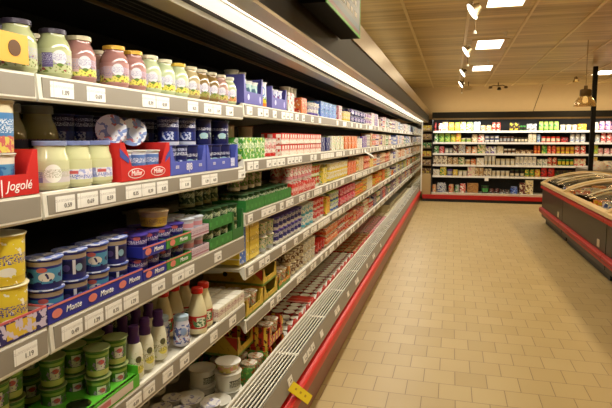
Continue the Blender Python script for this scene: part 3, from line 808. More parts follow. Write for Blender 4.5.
# white buckets
pbk = printed('bucket_white', '#d9d4c2', [('rect', -.02, .05, .018, .05, '#4d4a34'), ('script', .02, .045, '#d8d4bc', 200)], R=.055)
T_b = cup_proto('tb', pbk, mat('lid_white_tub', '#dedacb', .35), .062, .056, .080, name='cheese_bucket')
T_b2 = cup_proto('tb2', printed('bowl_fruit', '#e0d6c4', [('z', .012, .03, '#d88a7a'), ('blot', 40, .5, 0, .04, '#c8b45a')], R=.05), M_white, .058, .046, .045, name='cheese_bowl')
bk = [(-.975, 2.105, 0), (-.975, 2.232, 0), (-.975, 2.232, 1), (-1.105, 2.105, 0), (-1.105, 2.232, 0), (-1.105, 2.232, 1)]
for x, y, s in bk:
    place(T_b, (x, y, DZ + .08 + s * .082), -.7, f'white lidded tub with dark label on the deck, {["lower","upper"][s]}, {"near" if y < 2.15 else "far"} stack, {"front" if x > -1.05 else "rear"}', 'tub', 'white lidded tubs on the deck')
    if s == 0: pass
mb = MB().box(-1.20, -.905, 2.045, 2.295, 0, .078); o = mb.obj('white_carton', whT, loc=(0, 0, DZ)); tag(o, 'white carton block under the white lidded tubs on the deck', 'carton')
place(T_b2, (-.975, 2.232, DZ + .245), -.7, 'shallow pink and white bowl on top of the white lidded tubs', 'bowl')
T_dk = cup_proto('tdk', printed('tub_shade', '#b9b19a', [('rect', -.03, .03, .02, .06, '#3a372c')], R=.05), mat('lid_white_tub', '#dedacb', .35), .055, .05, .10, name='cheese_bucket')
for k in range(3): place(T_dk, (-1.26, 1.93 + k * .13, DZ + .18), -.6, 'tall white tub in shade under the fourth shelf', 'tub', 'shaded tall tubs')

# --- fruit-yogurt cartons with holes on the deck and lower shelves (far bays start)
def crate(name, L, D, H, m, holes, lab, loc, cat='carton', tri=None, group=None, cut=True):
    t = empty(name, loc)
    mb = MB(); a = L / 2; th = .004
    for s in (0, 1):
        y0 = -a if s == 0 else a - th
        # side panels run to full height
        mb.box(-D, 0, y0, y0 + th, 0, H)
    mb.box(-th, 0, -a + th, a - th, 0, H * .42)
    mb.prism([(-a, H * .42), (-a + .045, H * .42), (-a + .02, H), (-a, H)], 'x', -th, 0)
    mb.prism([(a, H * .42), (a - .045, H * .42), (a - .02, H), (a, H)], 'x', -th, 0)
    mb.box(-D, -D + th, -a + th, a - th, 0, H); mb.box(-D, 0, -a + th, a - th, 0, .002)
    mb.obj('carton', m, t)
    if holes:
        h = MB()
        for xc in (-D * .32, -D * .62): h.lathe([(0, 0), (.013, 0)], 16, cx=xc, cy=H * .6)
        o = h.obj('hand_hole', M_black, t, recalc=False); o.rotation_euler = (PI / 2, 0, 0); o.location = (0, -a - .0006, 0)
    if tri:
        o = MB().add([(-.07, -a - .0006, H * .98), (-.004, -a - .0006, H * .98), (-.004, -a - .0006, H * .30)], [(0, 1, 2)]).obj('corner_print', tri, t, recalc=False)
    tag(t, lab, cat, group)
    return t
yC = printed('crate_yellow', '#cfae3c', [('blot', 22, .60, 0, .2, '#b8962a'), ('z', 0, .012, '#6f8a34')], coord='box')
oC = printed('crate_orange', '#d08a3a', [('blot', 30, .55, 0, .2, '#5e8f3a'), ('blot', 55, .62, 0, .2, '#e0c8a0'), ('z', 0, .02, '#4f8a3a')], coord='box')
gO = printed('crate_green_orange', '#5a9a44', [('blot', 40, .55, 0, .2, '#c8742c'), ('blot', 60, .62, 0, .2, '#9ac45a')], coord='box')
rY = printed('crate_red_yellow', '#c4301e', [('rep', .05, .020, 0, .2, '#e2bf3c'), ('blot', 50, .56, 0, .2, '#5c2a18')], coord='box')
ryT = mat('tri_red', '#c03a22', .5)
cupF = printed('cup_fruit', '#dcd2b8', [('blot', 60, .52, 0, .06, '#c8604a'), ('blot', 80, .58, 0, .06, '#d8b84a'), ('script', .03, .045, '#5a7a4a', 200)], R=.034)
lidF = printed('lid_fruit', '#ddd6c8', [('blot', 50, .55, -1, 1, '#c88a6a'), ('blot', 70, .6, -1, 1, '#8a9a5a')], coord='top')
C_f = cup_proto('cf', cupF, lidF, .038, .031, .070)
crate('fruit_carton', .22, .34, .10, gO, False, 'green and orange fruit carton on the deck beside the white tubs', (-.898, 2.47, DZ))
crate('fruit_carton', .22, .34, .10, gO, False, 'green and orange fruit carton stacked on its twin beside the white tubs', (-.898, 2.47, DZ + .102))
crate('fruit_carton', .24, .34, .105, rY, False, 'red and yellow striped fruit carton low on the deck', (-.894, 2.72, DZ + .0))
crate('fruit_carton', .24, .34, .105, rY, False, 'red and yellow striped fruit carton in the middle of its stack on the deck', (-.894, 2.72, DZ + .107))
crate('fruit_carton', .24, .34, .105, rY, False, 'red and yellow striped carton topping its stack on the deck', (-.90, 2.72, DZ + .214), tri=None)
crate('fruit_carton', .22, .42, .10, yC, True, 'yellow carton with two dark hand holes and a red corner under the fifth shelf', (-.99, 2.50, DZ + .235), tri=ryT)
for r in range(3):
    for k in range(2):
        place(C_f, (-.945 - r * .085, 2.425 + k * .09, DZ + .135), -.8, f'fruit cup in the upper green and orange carton, row {["one","two","three"][r]}, {["near","far"][k]}', 'cup', 'fruit cups in the green carton')
        place(C_f, (-.945 - r * .085, 2.675 + k * .09, DZ + .25), -.8, f'fruit cup in the topmost striped carton, row {["one","two","three"][r]}, {["near","far"][k]}', 'cup', 'fruit cups in the striped carton')

# C5 (z .655)
crate('fruit_carton', .24, .34, .085, yC, False, 'yellow carton at the start of the fifth shelf under the white and blue stack', (-.912, 2.43, C5))
crate('fruit_carton', .22, .34, .085, yC, True, 'yellow carton with red corner stacked on the fifth shelf', (-.915, 2.68, C5), tri=ryT)
crate('fruit_carton', .22, .34, .085, yC, True, 'yellow carton with red corner on top of another on the fifth shelf', (-.92, 2.68, C5 + .087), tri=ryT)
crate('fruit_carton', .22, .34, .085, oC, False, 'orange and green carton after the yellow pair on the fifth shelf', (-.915, 2.93, C5))
for r in range(3):
    for k in range(2):
        place(C_f, (-.96 - r * .085, 2.385 + k * .09, C5 + .02), -.8, f'fruit cup in the first yellow carton of the fifth shelf, row {["one","two","three"][r]}, {["near","far"][k]}', 'cup', 'fruit cups on the fifth shelf')
        place(C_f, (-.96 - r * .085, 2.885 + k * .09, C5 + .02), -.8, f'fruit cup in the orange carton of the fifth shelf, row {["one","two","three"][r]}, {["near","far"][k]}', 'cup', 'fruit cups on the fifth shelf')
# C4 start: blue and yellow stacked boxes
byC = printed('box_blue_yellow', '#d9bf3e', [('rect', -.06, .02, 0, .2, '#2f5fb4'), ('blot', 50, .6, 0, .06, '#e9e2c8')], coord='flat')
X_by = box_proto('carton_box', .14, .13, .066, byC)
X_yy = box_proto('carton_box', .14, .13, .066, printed('box_yellow', '#dcc244', [('script', .02, .045, '#8a6a2a', 180), ('blot', 50, .62, 0, .06, '#e9e2c8')], coord='box'))
for s in range(3):
    place(X_by, (-1.012, 2.37, C4 + s * .067), 0, f'blue and yellow carton, {["bottom","middle","top"][s]} of the stack at the start of the fourth shelf', 'carton', 'blue and yellow carton stack')
    place(X_yy, (-1.012, 2.51, C4 + s * .067), 0, f'plain yellow carton, {["bottom","middle","top"][s]} of its stack beside the blue and yellow ones', 'carton', 'yellow carton stack')
for s in range(2):
    for k in range(4): place(C_dg, (-1.10 - .075 * k, 2.335, C4 + s * .084), -1.2, f'green and white pot deep on the fourth shelf beside the blue carton, {["lower","upper"][s]} layer', 'cup', f'pots deep on the fourth shelf, {["lower","upper"][s]}')

# --- top shelf, after the jars
purpC = printed('tray_purple', '#54509c', [('circ', -.07, .03, .014, .014, '#c9cbe6'), ('circ', .085, .026, .012, .018, '#bcb6ea'), ('rep', .16, .003, 0, .06, '#3c3a80', .0)], coord='flat')
cupT = printed('cup_teal', '#bcd6d0', [('blot', 40, .55, .02, .09, '#5d9fa4'), ('circ', 0, .055, .02, .018, '#4f6f86'), ('z', .09, .11, '#dfe3dc')], R=.036)
C_t = cup_proto('ct', cupT, M_white, .0355, .031, .105)
tray('display_tray', .25, .18, .055, .128, purpC, wing=.03, loc=(-.908, 2.43, C1), label='purple tray with raised corners holding teal cups next to the last jar', cat='tray', group='purple trays on the top shelf')
for k in range(3):
    for r in range(2): place(C_t, (-.955 - r * .078, 2.352 + k * .078, C1 + .004), -.8, f'teal and white cup in the first purple tray, {["left","middle","right"][k]} of the {["front","rear"][r]} row', 'cup', 'teal cups in the first purple tray')
mkm = printed('milk_pack', '#e3e4ea', [('z', 0, .018, '#e07a2a'), ('z', .018, .040, '#e2c42e'), ('blot', 60, .5, .026, .048, '#4f9a3a'), ('circ', 0, .075, .022, .026, '#5f8fd0'), ('circ', .004, .075, .012, .016, '#e3e4ea')], R=.038)
B_mk = cup_proto('mk', mkm, M_white, .040, .038, .122, name='milk_pack')
place(B_mk, (-.955, 2.625, C1), -.75, 'tall white pack with a blue ring and green and orange base on the top shelf', 'pack')
cupBW = printed('cup_blue_swirl', '#d6d9ea', [('blot', 40, .55, .02, .09, '#5a6ab8'), ('circ', -.005, .05, .014, .02, '#8a4a90')], R=.036)
C_bw = cup_proto('cbw', cupBW, M_white, .0355, .031, .098)
tray('display_tray', .26, .18, .055, .112, purpC, wing=.03, loc=(-.908, 2.825, C1), label='second purple tray, holding blue swirled cups after the tall white pack', cat='tray', group='purple trays on the top shelf')
for k in range(3):
    for r in range(2): place(C_bw, (-.955 - r * .078, 2.748 + k * .078, C1 + .004), -.8, f'white cup with blue swirl in the second purple tray, {["left","middle","right"][k]} of the {["front","rear"][r]} row', 'cup', 'blue swirled cups in the second purple tray')
lidup = cup_proto('lu', mat('cup_tanwhite', '#c9bfa0', .4), mat('lid_white_tub', '#dedacb', .35), .035, .03, .06)
for y in (2.50, 2.60, 3.45, 3.53, 3.38): place(lidup, (-1.05, y, C1 + .112), -.8, 'beige cup standing high in the back row of the top shelf ' + ('by the purple tray' if y < 3 else 'by the orange cartons'), 'cup', 'beige cups high on the top shelf ' + ('near' if y < 3 else 'far'))

# ---------------------------------------------------------------- bulk packs
def lay_for(style, a, b, c):
    if style == 'box': return [('blot', 30, .54, .0, .3, b), ('blot', 45, .60, .0, .3, c), ('blot', 75, .64, .0, .3, '#2e2430')]
    if style == 'cup': return [('z', .0, .018, b), ('blot', 60, .54, .012, .075, c), ('script', .040, .060, b, 200), ('blot', 80, .65, .0, .3, '#2e2430')]
    return [('z', .0, .02, b), ('blot', 60, .5, .0, .3, c)]
KC = {}
def kcup(a, b, c, lid, near=True, h=.085, r=.036):
    k = ('cup', a, b, c, lid, near, h)
    if k not in KC:
        KC[k] = cup_proto('k', printed('pc' + a + b + c, a, lay_for('cup', a, b, c), R=r), mat('lid_' + lid, lid, .35), r, r * .82, h, parts=near, seg=18 if near else 12)
    return KC[k]
def kpack(a, b, c, lid, h=.085, r=.034):
    """four cups joined under one sleeve"""
    k = ('pack', a, b, c, lid, h)
    if k not in KC:
        mb = MB()
        for cx in (-r, r):
            for cy in (-r, r):
                mb.lathe([(0, 0), (r * .8, 0), (r, h - .004)], 10, 0, cx, cy); mb.lathe([(r, h - .004), (r * 1.03, h - .002), (0, h)], 10, 1, cx, cy)
        mb.box(-r * 2.02, r * 2.02, -r * 2.0, r * 2.0, h * .16, h * .74, 0)
        KC[k] = proto_single('cup_multipack', mb, [printed('pp' + a + b + c, a, lay_for('cup', a, b, c), coord='box'), mat('lid_' + lid, lid, .35)])
    return KC[k]
def kbox(a, b, c, l=.13, h=.10, d=.12):
    k = ('box', a, b, c, l, h)
    if k not in KC:
        KC[k] = box_proto('carton_box', d, l, h, printed('pb' + a + b + c, a, lay_for('box', a, b, c), coord='box'))
    return KC[k]
def kbottle(a, b, cap, h=.15):
    k = ('bot', a, b, cap, h)
    if k not in KC:
        mb = MB().lathe([(0, 0), (.029, 0), (.031, .004), (.031, h * .5), (.026, h * .7), (.014, h * .84), (.014, h * .88)], 12, 0).lathe([(.017, h * .86), (.017, h), (0, h)], 12, 1)
        KC[k] = proto_single('drink_bottle', mb, [printed('bb' + a + b, a, [('z', h * .15, h * .5, b), ('blot', 60, .55, h * .15, h * .5, a)], R=.03), mat('lid_' + cap, cap, .35)])
    return KC[k]

WH, CR, RD, OR, YE_, GR, LG, BL, NV, TL, PU, MG, BR, PK, TN, GY = '#e0dccf', '#dccfae', '#c8281f', '#d8702a', '#dcc03a', '#3d8a3a', '#9cc05a', '#4a6cc0', '#232a6c', '#5aa8b8', '#5a3f98', '#c8285c', '#6a4424', '#d8949a', '#b89462', '#a8a8a8'
def seg(shelfname, z, y0, y1, form, cols, lid, word, stack=1, rows=2, h=.085, xf=-.925):
    """one run of the same product on a shelf"""
    lab = f'{word} on the {shelfname} of the left cabinet'
    grp = f'{word}, {shelfname}'
    a, b, c = cols
    if form == 'cup' and stack == 2: h = min(h, .075)
    if form == 'cup':
        row(kcup(a, b, c, lid, near=y0 < 3.6, h=h), y0, y1, .078, z, lab, 'cup', grp, rows=rows, stack=stack, dz=h + .001, xf=xf, name=NM[z] + '_cup')
    elif form == 'pack':
        row(kpack(a, b, c, lid, h=h), y0, y1, .148, z, lab, 'cup pack', grp, rows=rows, stack=stack, dz=h + .002, xf=xf, rz=0, jit=.003, dx=.15, name=NM[z] + '_multipack')
    elif form == 'box':
        row(kbox(a, b, c, h=h), y0, y1, .142, z, lab, 'carton', grp, rows=rows, stack=stack, dz=h + .002, xf=xf, rz=0, dx=.14, jit=.002)
    elif form == 'bottle':
        row(kbottle(a, b, c, h=h), y0, y1, .072, z, lab, 'bottle', grp, rows=rows, stack=1, xf=xf)
# fix rotation jitter of square packs: handled by row(rz=0) with small random; neighbours have clearance
T_ = 'top shelf'; A_ = 'second shelf'; B_ = 'third shelf'; D_ = 'fourth shelf'; F_ = 'fifth shelf'
NM = {C1: 'yogurt', C2: 'milk', C3: 'fruit', C4: 'dessert', C5: 'pudding'}  # kind word follows the shelf only; these are all yogurt cups and packs
CNAME = {WH: 'white', CR: 'cream', RD: 'red', OR: 'orange', YE_: 'yellow', GR: 'green', LG: 'lime', BL: 'blue', NV: 'navy', TL: 'teal', PU: 'purple', MG: 'magenta', BR: 'brown', PK: 'pink', TN: 'tan', GY: 'grey'}
def zone(shelfname, z, y0, y1, pal, hmax=.15, rows=1):
    y = y0; last = None
    while y < y1 - .1:
        c = rng.choice([q for q in pal if q != last]); last = c
        form = rng.choice(('cup', 'pack', 'box', 'box', 'pack')) if y > 5 else rng.choice(('cup', 'cup', 'box', 'pack'))
        unit = .078 if form == 'cup' else .148
        n = rng.choice((2, 3, 4)) if form == 'cup' else rng.choice((1, 2, 2, 3))
        L = min(unit * n + .004, y1 - y)
        if form == 'box': h = rng.choice((.10, .12, hmax, hmax)); st = 1
        elif form == 'pack': st = 2; h = rng.choice((hmax * .5 - .004, .062))
        else: st = rng.choice((1, 2, 2)); h = .07 if st == 2 else .085
        bay = max(i for i in range(11) if JO[i] <= y + .01)
        kind = {'cup': 'cups', 'pack': 'four-packs', 'box': 'cartons'}[form]
        word = f'{CNAME[c[0]]} {kind} with {CNAME[c[1]]}-and-{CNAME[c[2]]} print'
        seg(f'{BAYN[bay]}-bay {shelfname}', z, y, y + L, form, c, rng.choice((c[0], WH, c[1])), word, stack=st, rows=rows, h=round(h, 3))
        y += L + rng.choice((.006, .01, .03))
# top shelf
seg(T_, C1, 3.0, 3.28, 'box', (WH, RD, PK), WH, 'red and white cartons after the purple trays', h=.11)
seg(T_, C1, 3.30, 3.56, 'box', (OR, RD, CR), WH, 'orange and red cartons', h=.10)
seg(T_, C1, 3.60, 3.84, 'cup', (WH, PU, GY), WH, 'white and lilac cups', stack=1)
seg(T_, C1, 3.88, 4.45, 'box', (BL, TL, WH), WH, 'flat blue and teal boxes in two layers', stack=2, h=.056)
seg(T_, C1, 4.47, 4.75, 'box', (PK, WH, RD), WH, 'pink and white boxes', h=.12)
seg(T_, C1, 4.78, 5.1, 'cup', (CR, YE_, YE_), YE_, 'yellow and cream cups', stack=1)
seg(T_, C1, 5.12, 6.0, 'pack', (PU, NV, WH), WH, 'purple tubs in packs of four', stack=2, h=.062)
# second shelf
greenFrT = printed('tray_green_print', '#4a9a34', [('blot', 40, .55, 0, .12, '#e2e6d0'), ('blot', 60, .6, 0, .12, '#c9cf3a'), ('script', .05, .075, '#e9ecd8', 140)], coord='box')
X_g = box_proto('carton_box', .13, .145, .10, greenFrT)
for k in range(2): place(X_g, (-.98, 2.375 + k * .15, C2), 0, f'green and white printed carton at the start of the far second shelf, {["first","second"][k]}', 'carton', 'green printed cartons')
tallT = cup_proto('tt', printed('cup_tan_tall', '#cfc2a0', [('z', .06, .09, '#c08050'), ('blot', 50, .55, 0, .06, '#b8a078')], R=.04), mat('lid_brown', '#8a4a3a', .35), .043, .038, .165, name='tall_tub')
for k, y in enumerate((2.66, 2.93)): place(tallT, (-1.15, y, C2), -.8, f'tall tan tub with brown lid behind the cartons, {["nearer","further"][k]} one', 'tub', 'tall tan tubs')
seg(A_, C2, 2.62, 2.86, 'cup', (WH, RD, PK), PK, 'white and pink cups beside the green cartons', stack=1, h=.095)
redW = (WH, RD, RD)
X_rw = box_proto('carton_box', .12, .155, .062, printed('box_redwhite', '#e4ded2', [('z', .034, .062, '#c8281f'), ('rep', .05, .03, .036, .056, '#e9e2d6'), ('blot', 70, .6, 0, .03, '#d88a5a'), ('rep', .02, .012, .026, .034, '#c8281f')], coord='box'))
for s in range(2):
    for k in range(6): place(X_rw, (-.975, 2.955 + k * .158, C2 + s * .064), 0, f'red and white six-pack carton, {["lower","upper"][s]} layer, {["first","second","third","fourth","fifth","last"][k]} after the green printed cartons', 'carton', f'red and white cartons, {["lower","upper"][s]} layer')
seg(A_, C2, 3.88, 4.24, 'box', (NV, GY, NV), WH, 'navy cartons with pale print', h=.105)
seg(A_, C2, 4.26, 4.8, 'box', (WH, LG, OR), WH, 'white cartons with green and orange print', h=.115)
seg(A_, C2, 4.82, 5.5, 'box', (OR, WH, RD), WH, 'orange cartons', h=.12)
# third shelf
t = None
for i, (ya, yb) in enumerate(((2.31, 2.56), (2.565, 2.80), (2.805, 3.04))):
    tray('display_tray', yb - ya, .17, .055, .055, gT, loc=(-.908, (ya + yb) / 2, C3), label=f'low bottle-green tray on the far third shelf, {["first","middle","last"][i]} of three', cat='tray', group='low bottle-green trays')
for ya, yb in ((2.316, 2.554), (2.571, 2.794), (2.811, 3.034)): row(C_dg, ya, yb, .072, C3 + .004, 'dark green cup in the low bottle-green trays of the third shelf', 'cup', 'dark green cups, far third shelf', rows=2, stack=1, xf=-.913, dx=.076)
row(kcup('#5f7a3a', CR, '#c9a0a0', '#8a9a6a'), 2.36, 2.76, .10, C3 + .088, 'small olive cup stacked above the low green trays', 'cup', 'olive cups above the green trays', rows=1, xf=-.96)
redTr = printed('tray_red_print', '#c8281f', [('blot', 50, .58, 0, .07, '#e6d8c8'), ('script', .02, .045, '#ecd8d0', 160)], coord='flat')
for i, (ya, yb) in enumerate(((3.06, 3.36), (3.38, 3.62))):
    tray('display_tray', yb - ya, .182, .070, .070, redTr, loc=(-.908, (ya + yb) / 2, C3), label=f'red printed tray on the third shelf, {["nearer","further"][i]} one', cat='tray', group='red printed trays')
for ya, yb in ((3.066, 3.354), (3.386, 3.614)): row(kcup(WH, PK, RD, '#e0c8c0'), ya, yb, .075, C3 + .004, 'white and pink cup standing in the red printed trays', 'cup', 'cups in red trays', rows=2, xf=-.917, dx=.079)
row(kcup(WH, PK, RD, '#e0c8c0', h=.075), 3.07, 3.61, .078, C3 + .0925, 'white and pink cup stacked above the red printed trays', 'cup', 'cups above the red trays', rows=2, xf=-.913)
seg(B_, C3, 3.64, 3.88, 'cup', (RD, WH, LG), LG, 'red and green cups', stack=2)
seg(B_, C3, 3.90, 4.18, 'box', (YE_, CR, GR), WH, 'yellow cartons', h=.12)
seg(B_, C3, 4.20, 4.98, 'cup', (WH, YE_, YE_), WH, 'white and yellow cups', stack=2, h=.07)
seg(B_, C3, 5.0, 5.45, 'box', (OR, RD, WH), WH, 'orange-red cartons', h=.12)
# fourth shelf
seg(D_, C4, 2.60, 2.82, 'cup', ('#c4b890', GY, GR), CR, 'tan cups beside the yellow stack', stack=2)
seg(D_, C4, 2.83, 3.38, 'cup', (NV, WH, PU), PU, 'navy and violet cups', stack=2)
seg(D_, C4, 3.40, 3.70, 'cup', (WH, TL, TL), WH, 'white and teal cups', stack=2)
seg(D_, C4, 3.71, 4.02, 'cup', (RD, WH, PK), RD, 'red cups', stack=2)
seg(D_, C4, 4.04, 4.26, 'box', (YE_, OR, RD), WH, 'yellow and orange cartons', h=.13)
seg(D_, C4, 4.28, 4.58, 'cup', (WH, BL, LG), LG, 'white and green cups', stack=2)
seg(D_, C4, 4.60, 5.4, 'pack', (MG, RD, WH), MG, 'magenta cup packs', stack=2, h=.075)
# fifth shelf
seg(F_, C5, 3.06, 3.44, 'cup', (BR, CR, WH), CR, 'brown and cream cups', stack=2, h=.075)
seg(F_, C5, 3.45, 3.75, 'cup', (WH, CR, GY), WH, 'plain white cups', stack=2, h=.075)
seg(F_, C5, 3.77, 4.05, 'cup', (RD, '#7a1a1a', PK), RD, 'red cups', stack=1)
w2 = [(WH, GY, BL), (WH, PU, RD), (WH, GR, TL), (CR, BR, WH), (BL, WH, TL), (GY, WH, NV)]
zone(T_, C1, 6.02, 8.0, [('#5c1c2c', WH, PK), (WH, MG, BR), (WH, RD, GY), (PU, WH, PK)] if False else [(BR, WH, PK), (WH, MG, BR), (WH, RD, GY), (PU, WH, PK)])
zone(T_, C1, 8.0, 13.05, w2)
zone(A_, C2, 5.52, 8.0, [(CR, BR, WH), (RD, WH, CR), (WH, PU, MG), (PU, WH, RD), (TN, CR, RD), (WH, GY, BR)], .16)
zone(A_, C2, 8.0, 13.05, [(WH, BL, GY), (WH, PK, TN), (WH, GR, GY), (BL, WH, PU), (CR, WH, RD)], .16)
zone(B_, C3, 5.47, 8.6, [(OR, RD, WH), (WH, BL, RD), (CR, TN, OR), (WH, OR, BR), (YE_, CR, RD), (RD, WH, OR)], .15)
zone(B_, C3, 8.62, 13.05, [(WH, BL, PU), (CR, OR, WH), (WH, TN, GY), (PU, WH, BL), (OR, CR, WH)], .15)
zone(D_, C4, 5.42, 7.6, [(YE_, WH, LG), (WH, YE_, GY), (YE_, OR, NV), (OR, YE_, RD), (LG, YE_, WH), (WH, GR, RD)], .15, 2)
zone(D_, C4, 7.62, 13.05, [(LG, OR, YE_), (GR, YE_, RD), (OR, RD, YE_), (WH, BL, GY), (NV, WH, PU), (WH, LG, TN)], .15)
zone(F_, C5, 4.07, 6.4, [(TN, RD, WH), (PK, RD, WH), (RD, OR, WH), (RD, WH, BR), (OR, CR, RD), (WH, RD, LG)], .15, 2)
zone(F_, C5, 6.42, 13.05, [(WH, GR, OR), (RD, WH, NV), (WH, PU, CR), (NV, WH, RD), (OR, GR, CR), (PU, WH, GY)], .15)
# deck
rT = printed('deck_tray_red', '#c8301f', [('blot', 40, .60, 0, .2, '#e2c8b8')], coord='flat')
GN = 'deck'
def deck_run(y0, y1, word, cols, lid, stack, rows, form='cup', base=0.0, h=.08):
    lab = f'{word} on the low deck of the left cabinet'; a, b, c = cols
    if form == 'cup': row(kcup(a, b, c, lid, near=y0 < 3.5, h=h), y0, y1, .08, DZ + base, lab, 'cup', word + ', deck', rows=rows, stack=stack, dz=h + .001, xf=-.9, dx=.08, prob_top=1, name='curd_cup')
    else: row(kpack(a, b, c, lid, h=h), y0, y1, .15, DZ + base, lab, 'cup pack', word + ', deck', rows=rows, stack=stack, dz=h + .002, xf=-.9, dx=.15, rz=0, jit=.002, name='curd_multipack')  # named apart for the deck only; yogurt cups and packs again
deck_run(2.91, 3.30, 'white-lidded cups after the striped cartons', (WH, RD, GY), WH, 2, 4)
for q, (ya, yb) in enumerate(((3.32, 3.80), (3.82, 4.30))): deck_run(ya, yb, f'white-lidded red cups, {["nearer", "further"][q]} block,', (RD, WH, '#5c1a1a'), WH, 2, 4)
for q, (ya, yb) in enumerate(((4.32, 4.80), (4.82, 5.30))): deck_run(ya, yb, f'white-lidded pink cups, {["nearer", "further"][q]} block,', (PK, RD, WH), WH, 2, 3)
deck_run(5.35, 6.5, 'tan-lidded cup packs', (RD, CR, GR), TN, 2, 2, 'pack')
deck_run(6.55, 8.0, 'red-lidded cup packs', (WH, RD, BR), PK, 2, 2, 'pack')
deck_run(8.05, 9.4, 'cream cup packs', (CR, YE_, BR), CR, 2, 2, 'pack')
deck_run(9.45, 12.9, 'beige cup packs at the far end', (CR, TN, BR), CR, 2, 1, 'pack')
# cream open cartons standing on top of the far deck
crate('fruit_carton', .40, .22, .07, mat('carton_cream', '#d8cba4', .5), False, 'cream open carton set on the cup packs far along the deck', (-.93, 8.6, DZ + .167))
for i, (ya, yb) in enumerate(((2.92, 3.29), (3.33, 3.80), (3.82, 4.29), (4.33, 4.80), (4.82, 5.28), (5.36, 5.9), (5.92, 6.49))):
    mb = MB(); n = int((yb - ya) / .12); d = (yb - ya) / n; pts = [(ya, DZ + .02)]
    pts = [(yb, DZ + .02), (ya, DZ + .02)]
    for q in range(n): pts += [(ya + d * q + .004, DZ + .222), (ya + d * (q + .35), DZ + .215), (ya + d * (q + .5), DZ + .188), (ya + d * (q + .85), DZ + .190)]
    pts += [(yb, DZ + .215)]
    o = mb.prism(pts, 'x', -.899, -.893).obj('red_card', rT)
    tag(o, f'red scalloped card front before the deck cups, {["first","second","third","fourth","fifth","sixth","seventh"][i]} along the aisle', 'card', 'red card fronts on the deck')
o = MB().box(-1.10, -.935, 3.55, 3.70, 0, .003).obj('shelf_card', rT, loc=(0, 0, DZ + .166)); tag(o, 'red flat card lying on the white-lidded deck cups', 'card')

# ---------------------------------------------------------------- rear cooler
RY = 13.6; XL, XR = -.45, 5.2
rear = empty('refrigerated_shelf_cabinet', (0, 0, 0)); tag(rear, 'black-topped open refrigerated cabinet across the rear wall with red kick panel', 'refrigerated cabinet')
MB().box(XL, XR, 14.10, 14.18, 0, 2.1).obj('back_panel', M_back, rear)
MB().box(XL - .02, XR, 13.36, 14.18, 1.985, 2.13).obj('canopy', mat('canopy_black', '#0f0d0a', .45), rear)
MB().box(XL - .02, XR, 13.352, 13.36, 1.955, 1.992).obj('canopy_edge', M_steel, rear)
MB().box(XL, XR, 13.40, 13.52, 1.968, 1.984).obj('light_diffuser', M_tube, rear)
MB().box(XL - .02, XL, 13.5, 14.1, .1, 1.985).obj('side_panel', M_back, rear)
MB().box(XL, XR, 13.38, 14.1, .15, .20).obj('deck_base', M_shelf, rear)
MB().box(XL, XR, 13.37, 13.38, .13, .215).obj('deck_rail', mat('rail_pale', '#cfd0b8', .4), rear)
MB().box(-.66, XR, 13.30, 13.37, .07, .165).obj('red_kick', mat('kick_red', '#b01410', .35), rear)
MB().box(-.66, XR, 13.34, 13.40, 0, .07).obj('plinth', M_black, rear)
RZ = [1.69, 1.42, 1.155, .88, .61]
M_rrail = mat('rear_rail_white', '#f2efe8', .45)
for i, z in enumerate(RZ):
    for j, (a, b) in enumerate(((XL, .8), (.8, 2.05), (2.05, 3.3), (3.3, 4.55), (4.55, XR))):
        t = empty('cooler_shelf', (0, 0, z)); tag(t, f'{ORD[i]} shelf of the rear cabinet, {["leftmost","second","third","fourth","rightmost"][j]} bay', 'shelf', 'white-edged shelves of the rear cabinet')
        MB().box(a + .004, b - .004, RY, 14.085, -.022, -.008).obj('shelf_board', M_shelf, t)
        MB().box(a + .004, b - .004, RY - .014, RY, -.040, .006).obj('price_rail', M_rrail, t)
MB().box(-.4, 5.0, 13.78, 13.92, 2.131, 2.145).obj('added_uplight_tray', M_white, rear)  # unseen tray added beneath the wall-washing light
# things on the rear cooler
def bx(px): return -.45 + (px - 433) * .02195
def rbox(w_, h_, a, b, c):
    k = ('rb', w_, h_, a, b, c)
    if k not in KC:
        KC[k] = proto_single('food_carton', MB().box(-w_ / 2, w_ / 2, -.05, .05, 0, h_), printed('rb' + a + b + c, a, [('blot', 18, .54, 0, .3, b), ('blot', 26, .60, 0, .3, c), ('blot', 40, .64, 0, .3, '#241c18')], coord='box'), bevel=.004)
    return KC[k]
def rbag(w_, h_, a, b, c):
    k = ('bag', w_, h_, a, b, c)
    if k not in KC:
        mb = MB(); n = 12; prof = [(.44, .0), (.46, .08), (.5, .3), (.485, .6), (.44, .85), (.38, .95), (.43, 1.0)]
        rings = []
        for j, (sx, z) in enumerate(prof):
            th = .05 * (1 - z ** 3) + .003
            for i in range(n):
                a_ = 2 * PI * i / n
                mb.v.append((w_ * sx * math.cos(a_), th * math.sin(a_), h_ * z))
        for j in range(len(prof) - 1):
            for i in range(n):
                mb.f.append((j * n + i, j * n + (i + 1) % n, (j + 1) * n + (i + 1) % n, (j + 1) * n + i)); mb.mi.append(0); mb.sm.append(True)
        mb.f.append(tuple(range(n))); mb.mi.append(0); mb.sm.append(False)
        o2 = (len(prof) - 1) * n; mb.f.append(tuple(o2 + i for i in range(n))); mb.mi.append(0); mb.sm.append(False)
        KC[k] = proto_single('food_pouch', mb, printed('bg' + a + b + c, a, [('blot', 25, .53, 0, .3, b), ('blot', 40, .6, 0, .3, c)], coord='box'))
    return KC[k]
def rcup(a, b, lid, h=.09, r=.042):
    k = ('rc', a, b, lid, h, r)
    if k not in KC: KC[k] = cup_proto('r', printed('rc' + a + b, a, [('z', h * .2, h * .7, b)], R=r), mat('lid_' + lid, lid, .4), r, r * .85, h, parts=False, seg=12, name='food_tub')
    return KC[k]
DK, WN = '#2a2420', '#5c1a1a'
